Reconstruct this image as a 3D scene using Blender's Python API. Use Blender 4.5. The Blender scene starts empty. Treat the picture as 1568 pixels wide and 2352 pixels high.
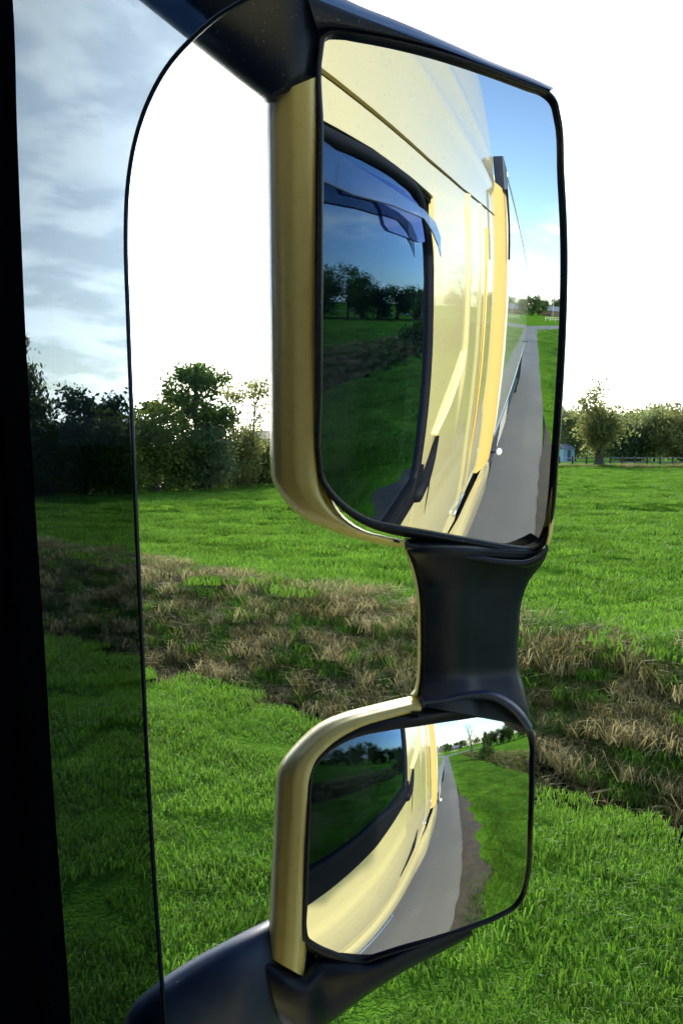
import bpy, bmesh, math, random
import numpy as np
from mathutils import Vector
random.seed(7); rng = np.random.default_rng(11)
S = bpy.context.scene; COL = S.collection
# ------------------------------------------------------------------ camera
F = 2308.0; CX, CY = 784.0, 1176.0            # picture measured on a 1568 x 2352 grid
YAW = math.radians(42); PIT = math.atan(154 / F); C = np.array([0, 0, 2.45])
fw = np.array([math.sin(YAW) * math.cos(PIT), math.cos(YAW) * math.cos(PIT), -math.sin(PIT)])
rt = np.array([math.cos(YAW), -math.sin(YAW), 0.0]); up = np.cross(rt, fw)
cd = bpy.data.cameras.new('camera'); cam = bpy.data.objects.new('camera', cd); COL.objects.link(cam)
cam.location = C; cam.rotation_euler = (math.pi / 2 - PIT, 0, -YAW)
cd.sensor_fit = 'VERTICAL'; cd.sensor_height = 36; cd.lens = 36 * F / 2352; cd.clip_start = 0.02; cd.clip_end = 6000
S.camera = cam
# ------------------------------------------------------------------ sky and sun
SUN_AZ, SUN_EL = 39.5, 25.0                    # degrees right of the driving direction (+Y), above the horizon
W = bpy.data.worlds.new('World'); S.world = W; W.use_nodes = True
nt = W.node_tree; nt.nodes.clear(); N = nt.nodes.new; L = nt.links.new
wo = N('ShaderNodeOutputWorld'); bg = N('ShaderNodeBackground'); L(bg.outputs[0], wo.inputs[0])
sky = N('ShaderNodeTexSky'); sky.sky_type = 'NISHITA'; sky.sun_disc = False
sky.sun_elevation = math.radians(SUN_EL); sky.sun_rotation = math.radians(SUN_AZ); sky.air_density = 1.0; sky.dust_density = 0.5; sky.ozone_density = 2.0
tc = N('ShaderNodeTexCoord'); sx = N('ShaderNodeSeparateXYZ'); L(tc.outputs['Generated'], sx.inputs[0])
def wm(op, a, b=None, c=None):
    n = N('ShaderNodeMath'); n.operation = op
    for i, v in enumerate((a, b, c)):
        if v is None: continue
        if isinstance(v, (int, float)): n.inputs[i].default_value = v
        else: L(v, n.inputs[i])
    return n.outputs[0]
den = wm('ADD', wm('MAXIMUM', sx.outputs[2], 0.0), 0.22)
cv = N('ShaderNodeCombineXYZ'); L(wm('DIVIDE', sx.outputs[0], den), cv.inputs[0]); L(wm('DIVIDE', sx.outputs[1], den), cv.inputs[1])
cover = wm('ADD', wm('ADD', wm('MULTIPLY', sx.outputs[0], 0.12), wm('MULTIPLY', sx.outputs[1], 0.10)), -0.02)
def cloud(scale, detail, dist, lo, hi, stretch=(1, 1, 1), off=(0, 0, 0), cov=True):
    mp = N('ShaderNodeMapping'); mp.inputs['Scale'].default_value = stretch; mp.inputs['Location'].default_value = off; L(cv.outputs[0], mp.inputs[0])
    n = N('ShaderNodeTexNoise'); n.inputs['Scale'].default_value = scale; n.inputs['Detail'].default_value = detail; n.inputs['Distortion'].default_value = dist; n.inputs['Roughness'].default_value = 0.55
    L(mp.outputs[0], n.inputs['Vector'])
    r = N('ShaderNodeMapRange'); r.interpolation_type = 'SMOOTHSTEP'; r.inputs[1].default_value = lo; r.inputs[2].default_value = hi; L(wm('ADD', n.outputs[0], cover if cov else 0.0), r.inputs[0]); return r.outputs[0]
c1 = cloud(0.8, 6, 0.1, 0.40, 0.66, off=(3.1, 1.7, 0))
c2 = cloud(3.4, 8, 0.1, 0.42, 0.60, stretch=(1, 1.2, 1), off=(0.4, 2.2, 0), cov=False)
cm = wm('MULTIPLY', wm('MULTIPLY', c1, wm('ADD', wm('MULTIPLY', c2, 0.75), 0.25)), 0.97)
bw = N('ShaderNodeRGBToBW'); L(sky.outputs[0], bw.inputs[0])
cw = N('ShaderNodeMixRGB'); cw.blend_type = 'MULTIPLY'; cw.inputs[0].default_value = 1; cw.inputs[2].default_value = (1.75, 1.70, 1.66, 1); L(bw.outputs[0], cw.inputs[1])
mx = N('ShaderNodeMixRGB'); L(cm, mx.inputs[0]); L(sky.outputs[0], mx.inputs[1]); L(cw.outputs[0], mx.inputs[2])
L(mx.outputs[0], bg.inputs[0]); bg.inputs[1].default_value = 0.15
sl = bpy.data.lights.new('sun', 'SUN'); sl.energy = 2.9; sl.angle = math.radians(6.0); sl.color = (1.0, 0.92, 0.80)
so = bpy.data.objects.new('sun', sl); COL.objects.link(so); so.location = (60, 90, 60)
sd = Vector((math.sin(math.radians(SUN_AZ)) * math.cos(math.radians(SUN_EL)), math.cos(math.radians(SUN_AZ)) * math.cos(math.radians(SUN_EL)), math.sin(math.radians(SUN_EL))))
so.rotation_euler = sd.to_track_quat('Z', 'Y').to_euler()
S.view_settings.view_transform = 'Standard'; S.view_settings.look = 'None'; S.view_settings.exposure = 1.08; S.view_settings.gamma = 1
S.render.engine = 'CYCLES'; cy = S.cycles; cy.max_bounces = 9; cy.glossy_bounces = 6; cy.diffuse_bounces = 3; cy.transparent_max_bounces = 24; cy.transmission_bounces = 4
cy.use_denoising = True; cy.caustics_reflective = False; cy.caustics_refractive = False; cy.sample_clamp_indirect = 6

# ------------------------------------------------------------------ helpers
def ray(x, y):
    d = fw * F + rt * (x - CX) + up * (CY - y); return d / np.linalg.norm(d)
def mesh(name, V, Fc, mat, parent=None, smooth=True, mats=None):
    me = bpy.data.meshes.new(name); me.from_pydata([tuple(v) for v in V], [], [tuple(f) for f in Fc]); me.update()
    o = bpy.data.objects.new(name, me); COL.objects.link(o); o.parent = parent
    me.materials.append(mat)
    if smooth:
        me.polygons.foreach_set('use_smooth', [True] * len(me.polygons))
    return o
def fast_mesh(name, V, Fq, mat, parent=None, smooth=False):
    V = np.asarray(V, np.float32); Fq = np.asarray(Fq, np.int32); k = Fq.shape[1]
    me = bpy.data.meshes.new(name); me.vertices.add(len(V)); me.vertices.foreach_set('co', V.ravel())
    me.loops.add(Fq.size); me.loops.foreach_set('vertex_index', Fq.ravel())
    me.polygons.add(len(Fq)); me.polygons.foreach_set('loop_start', np.arange(0, Fq.size, k, dtype=np.int32)); me.polygons.foreach_set('loop_total', np.full(len(Fq), k, np.int32))
    me.update(calc_edges=True); me.materials.append(mat)
    if smooth: me.polygons.foreach_set('use_smooth', np.ones(len(Fq), bool))
    o = bpy.data.objects.new(name, me)
    if parent is not False: COL.objects.link(o)
    if parent: o.parent = parent
    return o
def empty(name, label, cat, loc=(0, 0, 0), group=None):
    o = bpy.data.objects.new(name, None); COL.objects.link(o); o.location = loc; o.empty_display_size = 0.2
    tag(o, label, cat, group); return o
def tag(o, label=None, cat=None, group=None, kind=None):
    if label: o['label'] = label
    if cat: o['category'] = cat
    if group: o['group'] = group
    if kind: o['kind'] = kind
    return o
def recalc(o):
    b = bmesh.new(); b.from_mesh(o.data); bmesh.ops.recalc_face_normals(b, faces=b.faces); b.to_mesh(o.data); b.free(); return o
def autosmooth(o, deg=40):
    m = o.data
    b = bmesh.new(); b.from_mesh(m)
    for e in b.edges:
        if len(e.link_faces) == 2 and e.calc_face_angle(0) > math.radians(deg): e.smooth = False
    b.to_mesh(m); b.free(); return o
def box(name, lo, hi, mat, parent=None, bev=0.0):
    b = bmesh.new(); bmesh.ops.create_cube(b, size=1)
    lo = np.array(lo, float); hi = np.array(hi, float)
    for v in b.verts: v.co = Vector((lo + hi) / 2 + np.array(v.co) * (hi - lo))
    if bev: bmesh.ops.bevel(b, geom=b.edges[:], offset=bev, segments=2, profile=0.6, affect='EDGES')
    me = bpy.data.meshes.new(name); b.to_mesh(me); b.free(); me.materials.append(mat)
    o = bpy.data.objects.new(name, me); COL.objects.link(o); o.parent = parent; return o
def catmull(P, n, closed=False):
    P = np.asarray(P, float); m = len(P)
    if closed: Q = np.vstack([P[-1], P, P[0], P[1]]); seg = m
    else: Q = np.vstack([2 * P[0] - P[1], P, 2 * P[-1] - P[-2]]); seg = m - 1
    t = np.linspace(0, seg, n, endpoint=not closed); i = np.minimum(t.astype(int), seg - 1); u = (t - i)[:, None]
    # chordal blending keeps uneven control points from overshooting
    p0, p1, p2, p3 = Q[i], Q[i + 1], Q[i + 2], Q[i + 3]
    l1 = np.linalg.norm((p1 - p0)[:, :2], axis=1)[:, None] + 1e-9; l2 = np.linalg.norm((p2 - p1)[:, :2], axis=1)[:, None] + 1e-9; l3 = np.linalg.norm((p3 - p2)[:, :2], axis=1)[:, None] + 1e-9
    m1 = ((p1 - p0) / l1 - (p2 - p0) / (l1 + l2) + (p2 - p1) / l2) * l2
    m2 = ((p2 - p1) / l2 - (p3 - p1) / (l2 + l3) + (p3 - p2) / l3) * l2
    return (2 * u**3 - 3 * u**2 + 1) * p1 + (u**3 - 2 * u**2 + u) * m1 + (-2 * u**3 + 3 * u**2) * p2 + (u**3 - u**2) * m2
def tube(pts, rad, k=8, cap=True):
    pts = np.asarray(pts, float); n = len(pts); rad = np.broadcast_to(rad, (n,))
    V = []; Fc = []
    t = np.gradient(pts, axis=0); t /= np.linalg.norm(t, axis=1)[:, None] + 1e-12
    a = np.array([0, 0, 1.0]) if abs(t[0][2]) < 0.9 else np.array([1.0, 0, 0])
    u = np.cross(t[0], a); u /= np.linalg.norm(u)
    for i in range(n):
        u = u - t[i] * (u @ t[i]); u /= np.linalg.norm(u) + 1e-12; w = np.cross(t[i], u)
        for j in range(k):
            q = 2 * math.pi * j / k; V.append(pts[i] + rad[i] * (u * math.cos(q) + w * math.sin(q)))
    for i in range(n - 1):
        for j in range(k):
            Fc.append((i * k + j, i * k + (j + 1) % k, (i + 1) * k + (j + 1) % k, (i + 1) * k + j))
    if cap: Fc.append(tuple(range(k - 1, -1, -1))); Fc.append(tuple((n - 1) * k + j for j in range(k)))
    return V, Fc
class Acc:
    def __init__(s): s.V = []; s.F = []
    def add(s, V, Fc):
        o = len(s.V); s.V.extend(V); s.F.extend(tuple(i + o for i in f) for f in Fc); return s
    def build(s, name, mat, parent=None, smooth=True): return mesh(name, s.V, s.F, mat, parent, smooth)

# ------------------------------------------------------------------ materials
class NM:
    def __init__(s, name):
        s.m = bpy.data.materials.new(name); s.m.use_nodes = True; s.t = s.m.node_tree; s.t.nodes.clear()
        s.out = s.t.nodes.new('ShaderNodeOutputMaterial')
    def n(s, kind, **kw):
        x = s.t.nodes.new('ShaderNode' + kind)
        for k, v in kw.items():
            if hasattr(x, k) and k not in x.inputs: setattr(x, k, v)
            else: s.set(x, k, v)
        return x
    def set(s, x, k, v):
        i = x.inputs[k]
        if hasattr(v, 'is_linked') or isinstance(v, bpy.types.NodeSocket): s.t.links.new(v, i)
        else: i.default_value = v
    def noise(s, scale, detail=4, rough=0.55, vec=None, stretch=None, dist=0.0):
        v = vec or s.n('NewGeometry').outputs['Position']
        if stretch: mp = s.n('Mapping'); s.set(mp, 'Vector', v); mp.inputs['Scale'].default_value = stretch; v = mp.outputs[0]
        x = s.n('TexNoise'); s.set(x, 'Vector', v); s.set(x, 'Scale', scale); s.set(x, 'Detail', detail); s.set(x, 'Roughness', rough); s.set(x, 'Distortion', dist); return x.outputs[0]
    def ramp(s, fac, stops):
        r = s.n('ValToRGB'); s.set(r, 'Fac', fac); e = r.color_ramp.elements
        while len(e) < len(stops): e.new(0.5)
        for q, (p, c) in zip(e, stops): q.position = p; q.color = (*c, 1) if len(c) == 3 else c
        return r.outputs[0]
    def mr(s, v, a, b, c=0.0, d=1.0, smooth=True):
        r = s.n('MapRange'); r.interpolation_type = 'SMOOTHSTEP' if smooth else 'LINEAR'; s.set(r, 0, v); s.set(r, 1, a); s.set(r, 2, b); s.set(r, 3, c); s.set(r, 4, d); return r.outputs[0]
    def mix(s, f, a, b, mode='MIX'):
        x = s.n('MixRGB'); x.blend_type = mode
        for k, v in ((0, f), (1, a), (2, b)):
            if isinstance(v, tuple): v = (*v, 1) if len(v) == 3 else v
            s.set(x, k, v)
        return x.outputs[0]
    def math(s, op, a, b=0.0):
        x = s.n('Math'); x.operation = op; s.set(x, 0, a); s.set(x, 1, b); return x.outputs[0]
    def bump(s, h, strength, dist):
        b = s.n('Bump'); s.set(b, 'Height', h); s.set(b, 'Strength', strength); s.set(b, 'Distance', dist); return b.outputs[0]
    def bsdf(s, **kw):
        b = s.n('BsdfPrincipled')
        for k, v in kw.items():
            k = k.replace('_', ' ')
            if isinstance(v, tuple) and len(v) == 3: v = (*v, 1)
            s.set(b, k, v)
        return b
    def end(s, sh):
        s.t.links.new(sh.outputs[0] if hasattr(sh, 'outputs') else sh, s.out.inputs[0]); return s.m
def paint(name, col, rough=0.32, coat=1.0, var=0.06):
    m = NM(name); nz = m.noise(2.2, 5); d = m.noise(60, 3)
    c = m.mix(m.mr(nz, 0.3, 0.7, 0, var), col, tuple(x * 0.55 for x in col))
    spk = m.mr(m.noise(420, 2), 0.70, 0.76); c = m.mix(m.math('MULTIPLY', spk, 0.45), c, (0.34, 0.31, 0.25))
    b = m.bsdf(Base_Color=c, Roughness=m.mr(d, 0.3, 0.7, rough - 0.05, rough + 0.08)); b.inputs['Coat Weight'].default_value = coat; b.inputs['Coat Roughness'].default_value = 0.04
    return m.end(b)
def plastic(name, col, rough=0.45, grain=0.15, dust=0.0, spec=0.36):
    m = NM(name); g = m.noise(900, 2); nz = m.noise(14, 4)
    c = m.mix(m.mr(nz, 0.35, 0.7), col, tuple(x * 1.5 for x in col))
    if dust:
        sp = m.mr(m.noise(330, 3, 0.6), 0.66, 0.73); c = m.mix(m.math('MULTIPLY', sp, dust), c, (0.30, 0.31, 0.32))
    b = m.bsdf(Base_Color=c, Roughness=m.mr(nz, 0.3, 0.7, rough - 0.06, rough + 0.08), Normal=m.bump(g, grain, 0.0008)); b.inputs['Specular IOR Level'].default_value = spec; return m.end(b)
def leafmat(name, a, b_, tr=0.35, rough=0.55, clump=None):
    m = NM(name); g = m.n('NewGeometry')
    c = m.mix(g.outputs['Random Per Island'], a, b_)
    if clump:
        c = m.mix(m.mr(m.noise(0.9, 5, 0.6, stretch=(1.2, 0.45, 1)), 0.40, 0.66, 0, 0.85), c, clump); c = m.mix(m.mr(m.noise(0.35, 4, 0.6), 0.5, 0.72, 0, 0.6), c, tuple(min(1, x * 1.25) for x in b_))
    d = m.n('BsdfPrincipled'); m.set(d, 'Base Color', c); m.set(d, 'Roughness', rough); d.inputs['Specular IOR Level'].default_value = 0.25
    t = m.n('BsdfTranslucent'); m.set(t, 'Color', m.mix(0.5, c, tuple(min(1, x * 1.7) for x in b_)))
    x = m.n('MixShader'); m.set(x, 0, tr); m.t.links.new(d.outputs[0], x.inputs[1]); m.t.links.new(t.outputs[0], x.inputs[2]); return m.end(x)
def thin_glass(name, tint, ior=1.5, gcol=(1, 1, 1)):
    m = NM(name); g = m.n('NewGeometry'); fr = m.n('Fresnel'); m.set(fr, 'IOR', ior)
    inv_ = m.math('SUBTRACT', 1.0, fr.outputs[0]); two = m.math('SUBTRACT', 1.0, m.math('MULTIPLY', inv_, inv_))   # both faces of the pane
    f = m.math('MULTIPLY', two, m.math('SUBTRACT', 1.0, g.outputs['Backfacing']))
    tr = m.n('BsdfTransparent'); tr.inputs[0].default_value = (*tint, 1); gl = m.n('BsdfGlossy'); gl.inputs['Roughness'].default_value = 0.0; gl.inputs['Color'].default_value = (*gcol, 1)
    x = m.n('MixShader'); m.set(x, 0, f); m.t.links.new(tr.outputs[0], x.inputs[1]); m.t.links.new(gl.outputs[0], x.inputs[2]); return m.end(x)
YEL = (0.75, 0.64, 0.31)
M = {}
M['yellow'] = paint('butter_yellow_paint', YEL)
M['cover'] = paint('brightened_cover_yellow', (0.90, 0.80, 0.36), 0.30, 0.4, 0.03)  # the cab yellow, lightened to make up for weak light on the covers
M['amber'] = paint('deep_yellow', (0.70, 0.47, 0.14), 0.6, 0.0)  # deeper, more orange yellow than the cab skin
M['trailer'] = paint('cream_trailer_panel', (0.72, 0.70, 0.55), 0.22, 1.0, 0.03)
M['black'] = plastic('black_grained_plastic', (0.006, 0.010, 0.024), 0.38)  # base leans blue: the sky's sheen is put into the colour
M['hood'] = plastic('dusty_black_plastic', (0.008, 0.011, 0.020), 0.36, 0.15, 0.8)  # same blue sky sheen in the base, under dust specks
M['arm_skytint'] = plastic('sky_tinted_arm_plastic', (0.030, 0.052, 0.120), 0.42)  # blue of the reflected sky painted into the arm's base colour
M['rubber'] = plastic('black_rubber', (0.006, 0.007, 0.011), 0.65, spec=0.15)
M['lining'] = plastic('dark_cab_lining', (0.005, 0.005, 0.007), 0.8, spec=0.04)
M['navy'] = plastic('dark_blue_trim', (0.015, 0.025, 0.05), 0.3)
M['chrome'] = NM('brushed_metal'); M['chrome'] = M['chrome'].end(M['chrome'].bsdf(Base_Color=(0.72, 0.74, 0.76), Metallic=1.0, Roughness=0.22))
M['grey'] = plastic('pale_grey_box_paint', (0.42, 0.40, 0.36), 0.5)
M['lens'] = paint('white_marker_lens', (0.85, 0.86, 0.88), 0.15)
m = NM('mirror_silver'); g_ = m.n('BsdfGlossy'); g_.inputs['Color'].default_value = (0.90, 0.93, 0.94, 1); g_.inputs['Roughness'].default_value = 0.0
ms_ = m.mr(m.noise(210, 2, 0.6), 0.745, 0.77); df_ = m.n('BsdfDiffuse'); df_.inputs[0].default_value = (0.5, 0.5, 0.48, 1)
x_ = m.n('MixShader'); m.set(x_, 0, m.math('MULTIPLY', ms_, 0.35)); m.t.links.new(g_.outputs[0], x_.inputs[1]); m.t.links.new(df_.outputs[0], x_.inputs[2]); M['mirror'] = m.end(x_)
M['glass'] = thin_glass('side_window_glass', (0.965, 0.985, 0.98), 1.62, (0.38, 0.62, 1.0))  # reflection colour tinted blue to deepen the mirrored sky
M['smoke'] = thin_glass('smoked_acrylic', (0.45, 0.50, 0.54), 1.5, (0.5, 0.68, 1.0))  # blue of the reflected sky added through the gloss colour
M['shade'] = thin_glass('blackout_windscreen', (0.10, 0.11, 0.12))  # darkened almost to black to keep daylight and reflections off the side window
M['smokedark'] = thin_glass('dark_blue_film', (0.34, 0.36, 0.50), 1.45, (0.32, 0.46, 0.95))
m = NM('deflector_rim_acrylic'); M['rim'] = m.end(m.bsdf(Base_Color=(0.010, 0.018, 0.035), Roughness=0.25))

# ------------------------------------------------------------------ the truck
truck = empty('truck', 'butter yellow truck with black-framed side window and tall two-glass side mirror', 'truck', (0.0, 0.0, 0.0))
class Mirror:
    def __init__(s, px, D, R):
        v = ray(*px); s.P0 = C + v * D; n = np.array([0, -1.0, 0]) - v; s.n0 = n / np.linalg.norm(n); s.R = R; s.c = s.P0 - R * s.n0
    def hit(s, x, y, lift=0.0):
        v = ray(x, y); R = s.R + lift; oc = C - s.c; b = v @ oc; q = oc @ oc - R * R; disc = b * b - q
        if disc < 0: return C + v * (-b)
        return C + v * (-b - math.sqrt(disc))
MA = Mirror((1225, 712), 0.93, 1.20); MB = Mirror((1024, 1722), 0.96, 0.38)
def plane_for(mir, pts):
    P = np.array([mir.hit(*p) for p in pts]); c = P.mean(0); n = np.linalg.svd(P - c)[2][2]
    if n @ (C - c) < 0: n = -n
    return c, n
GA = [(743, 110), (748, 88), (766, 79), (810, 86), (905, 104), (1000, 128), (1130, 170), (1215, 201), (1255, 216), (1272, 232), (1280, 258), (1290, 400), (1297, 550), (1296, 700), (1287, 870), (1274, 1050), (1262, 1180), (1254, 1222), (1240, 1246), (1215, 1257), (1180, 1254), (1080, 1237), (980, 1219), (900, 1205), (855, 1194), (810, 1170), (765, 1128), (746, 1098), (739, 1060), (740, 900), (742, 600), (743, 300)]
GB = [(716, 1800), (720, 1772), (735, 1748), (770, 1718), (815, 1695), (880, 1680), (960, 1668), (1060, 1653), (1115, 1646), (1150, 1648), (1185, 1666), (1213, 1687), (1222, 1710), (1223, 1760), (1219, 1900), (1208, 2030), (1198, 2062), (1180, 2085), (1150, 2103), (1085, 2130), (1000, 2158), (920, 2180), (860, 2198), (835, 2206), (815, 2205), (770, 2190), (725, 2170), (709, 2158), (705, 2140), (706, 2080), (709, 1980), (713, 1880)]
cA, nA = plane_for(MA, GA); cB, nB = plane_for(MB, GB)
def PD(pl, x, y, depth=0.0):
    c, n = pl; v = ray(x, y); t = ((c - C) @ n) / (v @ n); return C + v * (t + depth)
plA, plB = (cA, nA), (cB, nB)
def outline(pts, n=160):
    return catmull(pts, n, True)
def offs(poly, d):
    t = np.roll(poly, -1, 0) - np.roll(poly, 1, 0); t /= np.linalg.norm(t, axis=1)[:, None]
    nrm = np.stack([t[:, 1], -t[:, 0]], 1)          # outward for points listed clockwise on the picture
    return poly + nrm * np.asarray(d).reshape(-1, 1)
def glass_mesh(name, mir, poly, parent):
    n = len(poly); c = poly.mean(0); rings = 26; V = []; Fc = []
    for k in range(rings, 0, -1):
        for p in poly: V.append(mir.hit(*(c + (p - c) * k / rings)))
    V.append(mir.hit(*c)); ci = len(V) - 1
    for k in range(rings - 1):
        for j in range(n): Fc.append((k * n + j, k * n + (j + 1) % n, (k + 1) * n + (j + 1) % n, (k + 1) * n + j))
    b0 = (rings - 1) * n
    for j in range(n): Fc.append((b0 + j, b0 + (j + 1) % n, ci))
    # exact sphere normals come from the smooth shading of a fine mesh; a rim gives the pane thickness
    o = len(V)
    for p in poly: V.append(mir.hit(*p) + ray(*p) * 0.004)
    for j in range(n): Fc.append((j, o + j, o + (j + 1) % n, (j + 1) % n))
    ob = recalc(mesh(name, V, Fc, M['mirror'], parent)); autosmooth(ob, 30)
    me = ob.data; nr = []
    for v in me.vertices:
        q = np.array(v.co) - mir.c; nr.append(tuple(q / np.linalg.norm(q)))
    me.normals_split_custom_set_from_vertices(nr)
    return ob
def bezel_mesh(name, mir, inner, outer, pl, mat, parent, lip=0.006, depth=0.05):
    # inner edge tucked under the glass, a rounded lip, then back along the housing
    n = len(inner); rings = []
    rings.append([mir.hit(*p) + ray(*p) * 0.003 for p in inner + (inner.mean(0) - inner) * 0.004])
    rings.append([mir.hit(*p) - ray(*p) * 0.002 for p in inner])
    q = inner + (outer - inner) * 0.25; rings.append([mir.hit(*p) - ray(*p) * lip for p in q])
    q = inner + (outer - inner) * 0.55; rings.append([mir.hit(*p) - ray(*p) * (lip + 0.001) for p in q])
    q = inner + (outer - inner) * 0.85; rings.append([mir.hit(*p) - ray(*p) * lip * 0.6 for p in q])
    base = [mir.hit(*p) for p in inner + (outer - inner) * 0.9]
    d0 = [np.linalg.norm(b - C) for b in base]
    rings.append([C + ray(*p) * (d + 0.002) for p, d in zip(outer, d0)])
    rings.append([C + ray(*p) * (d + 0.014) for p, d in zip(outer + (outer.mean(0) - outer) * 0.002, d0)])
    rings.append([C + ray(*p) * (d + depth) for p, d in zip(outer + (outer.mean(0) - outer) * 0.012, d0)])
    V = [v for r in rings for v in r]; Fc = []
    for k in range(len(rings) - 1):
        for j in range(n): Fc.append((k * n + j, k * n + (j + 1) % n, (k + 1) * n + (j + 1) % n, (k + 1) * n + j))
    return recalc(mesh(name, V, Fc, mat, parent))
def loft(name, secs, prof, pl, mat, parent=None, n=48, closed_prof=True, cap=True, lin=False):
    """secs: (ax, ay, bx, by[, extra depth[, depth scale]]) on the picture grid; prof: (s from a to b, metres behind the mirror plane)."""
    secs = np.array([tuple(s) + (0.0, 1.0)[len(s) - 4:] if len(s) < 6 else s for s in secs], float)
    if not lin:
        mid = np.hstack([(secs[:, :2] + secs[:, 2:4]) / 2, secs]); full = catmull(mid, n)[:, 2:]
    else: full = secs
    prof = np.array(prof, float); V = []; Fc = []; k = len(prof); n = len(full)
    for s in full:
        for (q, d) in prof:
            x = s[0] + (s[2] - s[0]) * q; y = s[1] + (s[3] - s[1]) * q
            V.append(PD(pl, x, y, s[4] + d * s[5]))
    for i in range(n - 1):
        for j in range(k if closed_prof else k - 1):
            Fc.append((i * k + j, i * k + (j + 1) % k, (i + 1) * k + (j + 1) % k, (i + 1) * k + j))
    if cap and closed_prof: Fc.append(tuple(range(k))); Fc.append(tuple((n - 1) * k + j for j in range(k - 1, -1, -1)))
    return autosmooth(recalc(mesh(name, V, Fc, mat, parent)), 50)
def dprof(depth, front=0.006, n=22):
    """rounded slab: flat-ish front, round outer edge at s = 1, back at `depth`"""
    C_ = [(-0.22, 0.05), (-0.17, 0.014), (-0.03, 0.005), (0.01, -0.003), (0.07, -0.0058), (0.14, -0.0064), (0.30, -0.0048), (0.44, -0.0025), (0.50, -0.001), (0.56, 0.001), (0.66, 0.0045), (0.76, 0.008), (0.82, 0.011), (0.88, 0.015), (0.95, 0.023), (1.0, 0.040), (0.98, 0.065), (0.85, 0.10), (0.3, 0.125), (-0.2, 0.11)]
    k = depth / 0.085; P = [(a, b * k if b > 0 else b * front / 0.006) for a, b in catmull(C_, 56)]; return P
def eprof(t, n=28, p=2.4, front=None):
    """super-ellipse across a - b, t metres thick"""
    P = []
    for a in np.linspace(0, 2 * math.pi, n, endpoint=False):
        cx, sy = math.cos(a), math.sin(a)
        P.append((0.5 + 0.5 * math.copysign(abs(cx) ** (2 / p), cx), t / 2 * math.copysign(abs(sy) ** (2 / p), sy) + t / 2))
    return P
# --- upper mirror
ga = outline(GA)
def ang_off(poly, table, n):
    """offset per point from a list of (index in the control list, px)"""
    k = len(table); t = np.linspace(0, k, n, endpoint=False); i = t.astype(int); u = t - i; tb = np.array(table, float)
    return tb[i] * (1 - u) + tb[(i + 1) % k] * u
offA = [14, 16, 18, 20, 20, 19, 17, 13, 10, 7, 6, 6, 6, 6, 8, 9, 10, 11, 13, 16, 20, 23, 24, 22, 19, 17, 15, 14, 13, 13, 14, 14]
oa = offs(ga, ang_off(ga, offA, len(ga)))
upper = bezel_mesh('upper_mirror', MA, ga, oa, plA, M['hood'], truck)
tag(upper, 'upper main mirror in a black bezel')
glass_mesh('mirror_glass', MA, ga, upper)
# back shell of the housing, facing forward
def back_shell(name, mir, outer, mat, parent, d0, d1, shift=0.0):
    n = len(outer); V = []; Fc = []; rings = 9; c = outer.mean(0)
    base = np.array([np.linalg.norm(mir.hit(*(c + (p - c) * 0.93)) - C) for p in outer])
    dc = base.mean()
    for k in range(rings):
        a = k / (rings - 1) * math.pi / 2; s = math.cos(a) ** 0.7 if k < rings - 1 else 0.02; dd = d0 + (d1 - d0) * math.sin(a)
        for p, b in zip(outer, base): V.append(C + ray(*(c + (p - c) * (0.985 * s))) * (b * s + dc * (1 - s) + dd))
    for k in range(rings - 1):
        for j in range(n): Fc.append((k * n + j, k * n + (j + 1) % n, (k + 1) * n + (j + 1) % n, (k + 1) * n + j))
    Fc.append(tuple((rings - 1) * n + j for j in range(n)))
    return recalc(mesh(name, V, Fc, mat, parent))
back_shell('back_shell', MA, oa, M['yellow'], upper, 0.012, 0.105)
loft('side_cover', [(724, 177, 611, 224), (724, 190, 611, 230), (725, 240, 611, 250), (726, 400, 613, 400), (727, 600, 615, 600), (728, 800, 617, 800), (729, 1000, 619, 1000), (729, 1070, 621, 1070), (732, 1115, 627, 1108), (742, 1145, 650, 1146), (765, 1178, 690, 1186), (800, 1205, 748, 1214), (840, 1224, 805, 1234), (880, 1234, 862, 1248), (926, 1243, 930, 1259)],
     dprof(0.085), plA, M['cover'], upper, 90)
loft('cover_sliver', [(1262, 1120, 1272, 1120), (1258, 1180, 1272, 1180), (1254, 1230, 1266, 1235), (1250, 1252, 1258, 1256)], eprof(0.03), plA, M['cover'], upper, 12)
box_px = lambda nm, x0, y0, x1, y1, pl, t, mat, par, d=-0.008: loft(nm, [(x0, y0, x0 + 1, y1, d), (x1, y0 + (x1 - x0) * 0.25, x1, y1 + (x1 - x0) * 0.25, d)], eprof(t, 12, 6), pl, mat, par, lin=True)
box_px('cover_clip', 903, 1238, 917, 1245, plA, 0.006, M['navy'], upper)
loft('top_hood', [(728, 66, 690, -60), (760, 62, 752, -24), (812, 68, 816, 8), (905, 86, 906, 44), (1000, 110, 1003, 85), (1130, 154, 1133, 143), (1215, 187, 1218, 177), (1264, 208, 1272, 202)],
     dprof(0.07, 0.004), plA, M['hood'], upper, 60)
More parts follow.
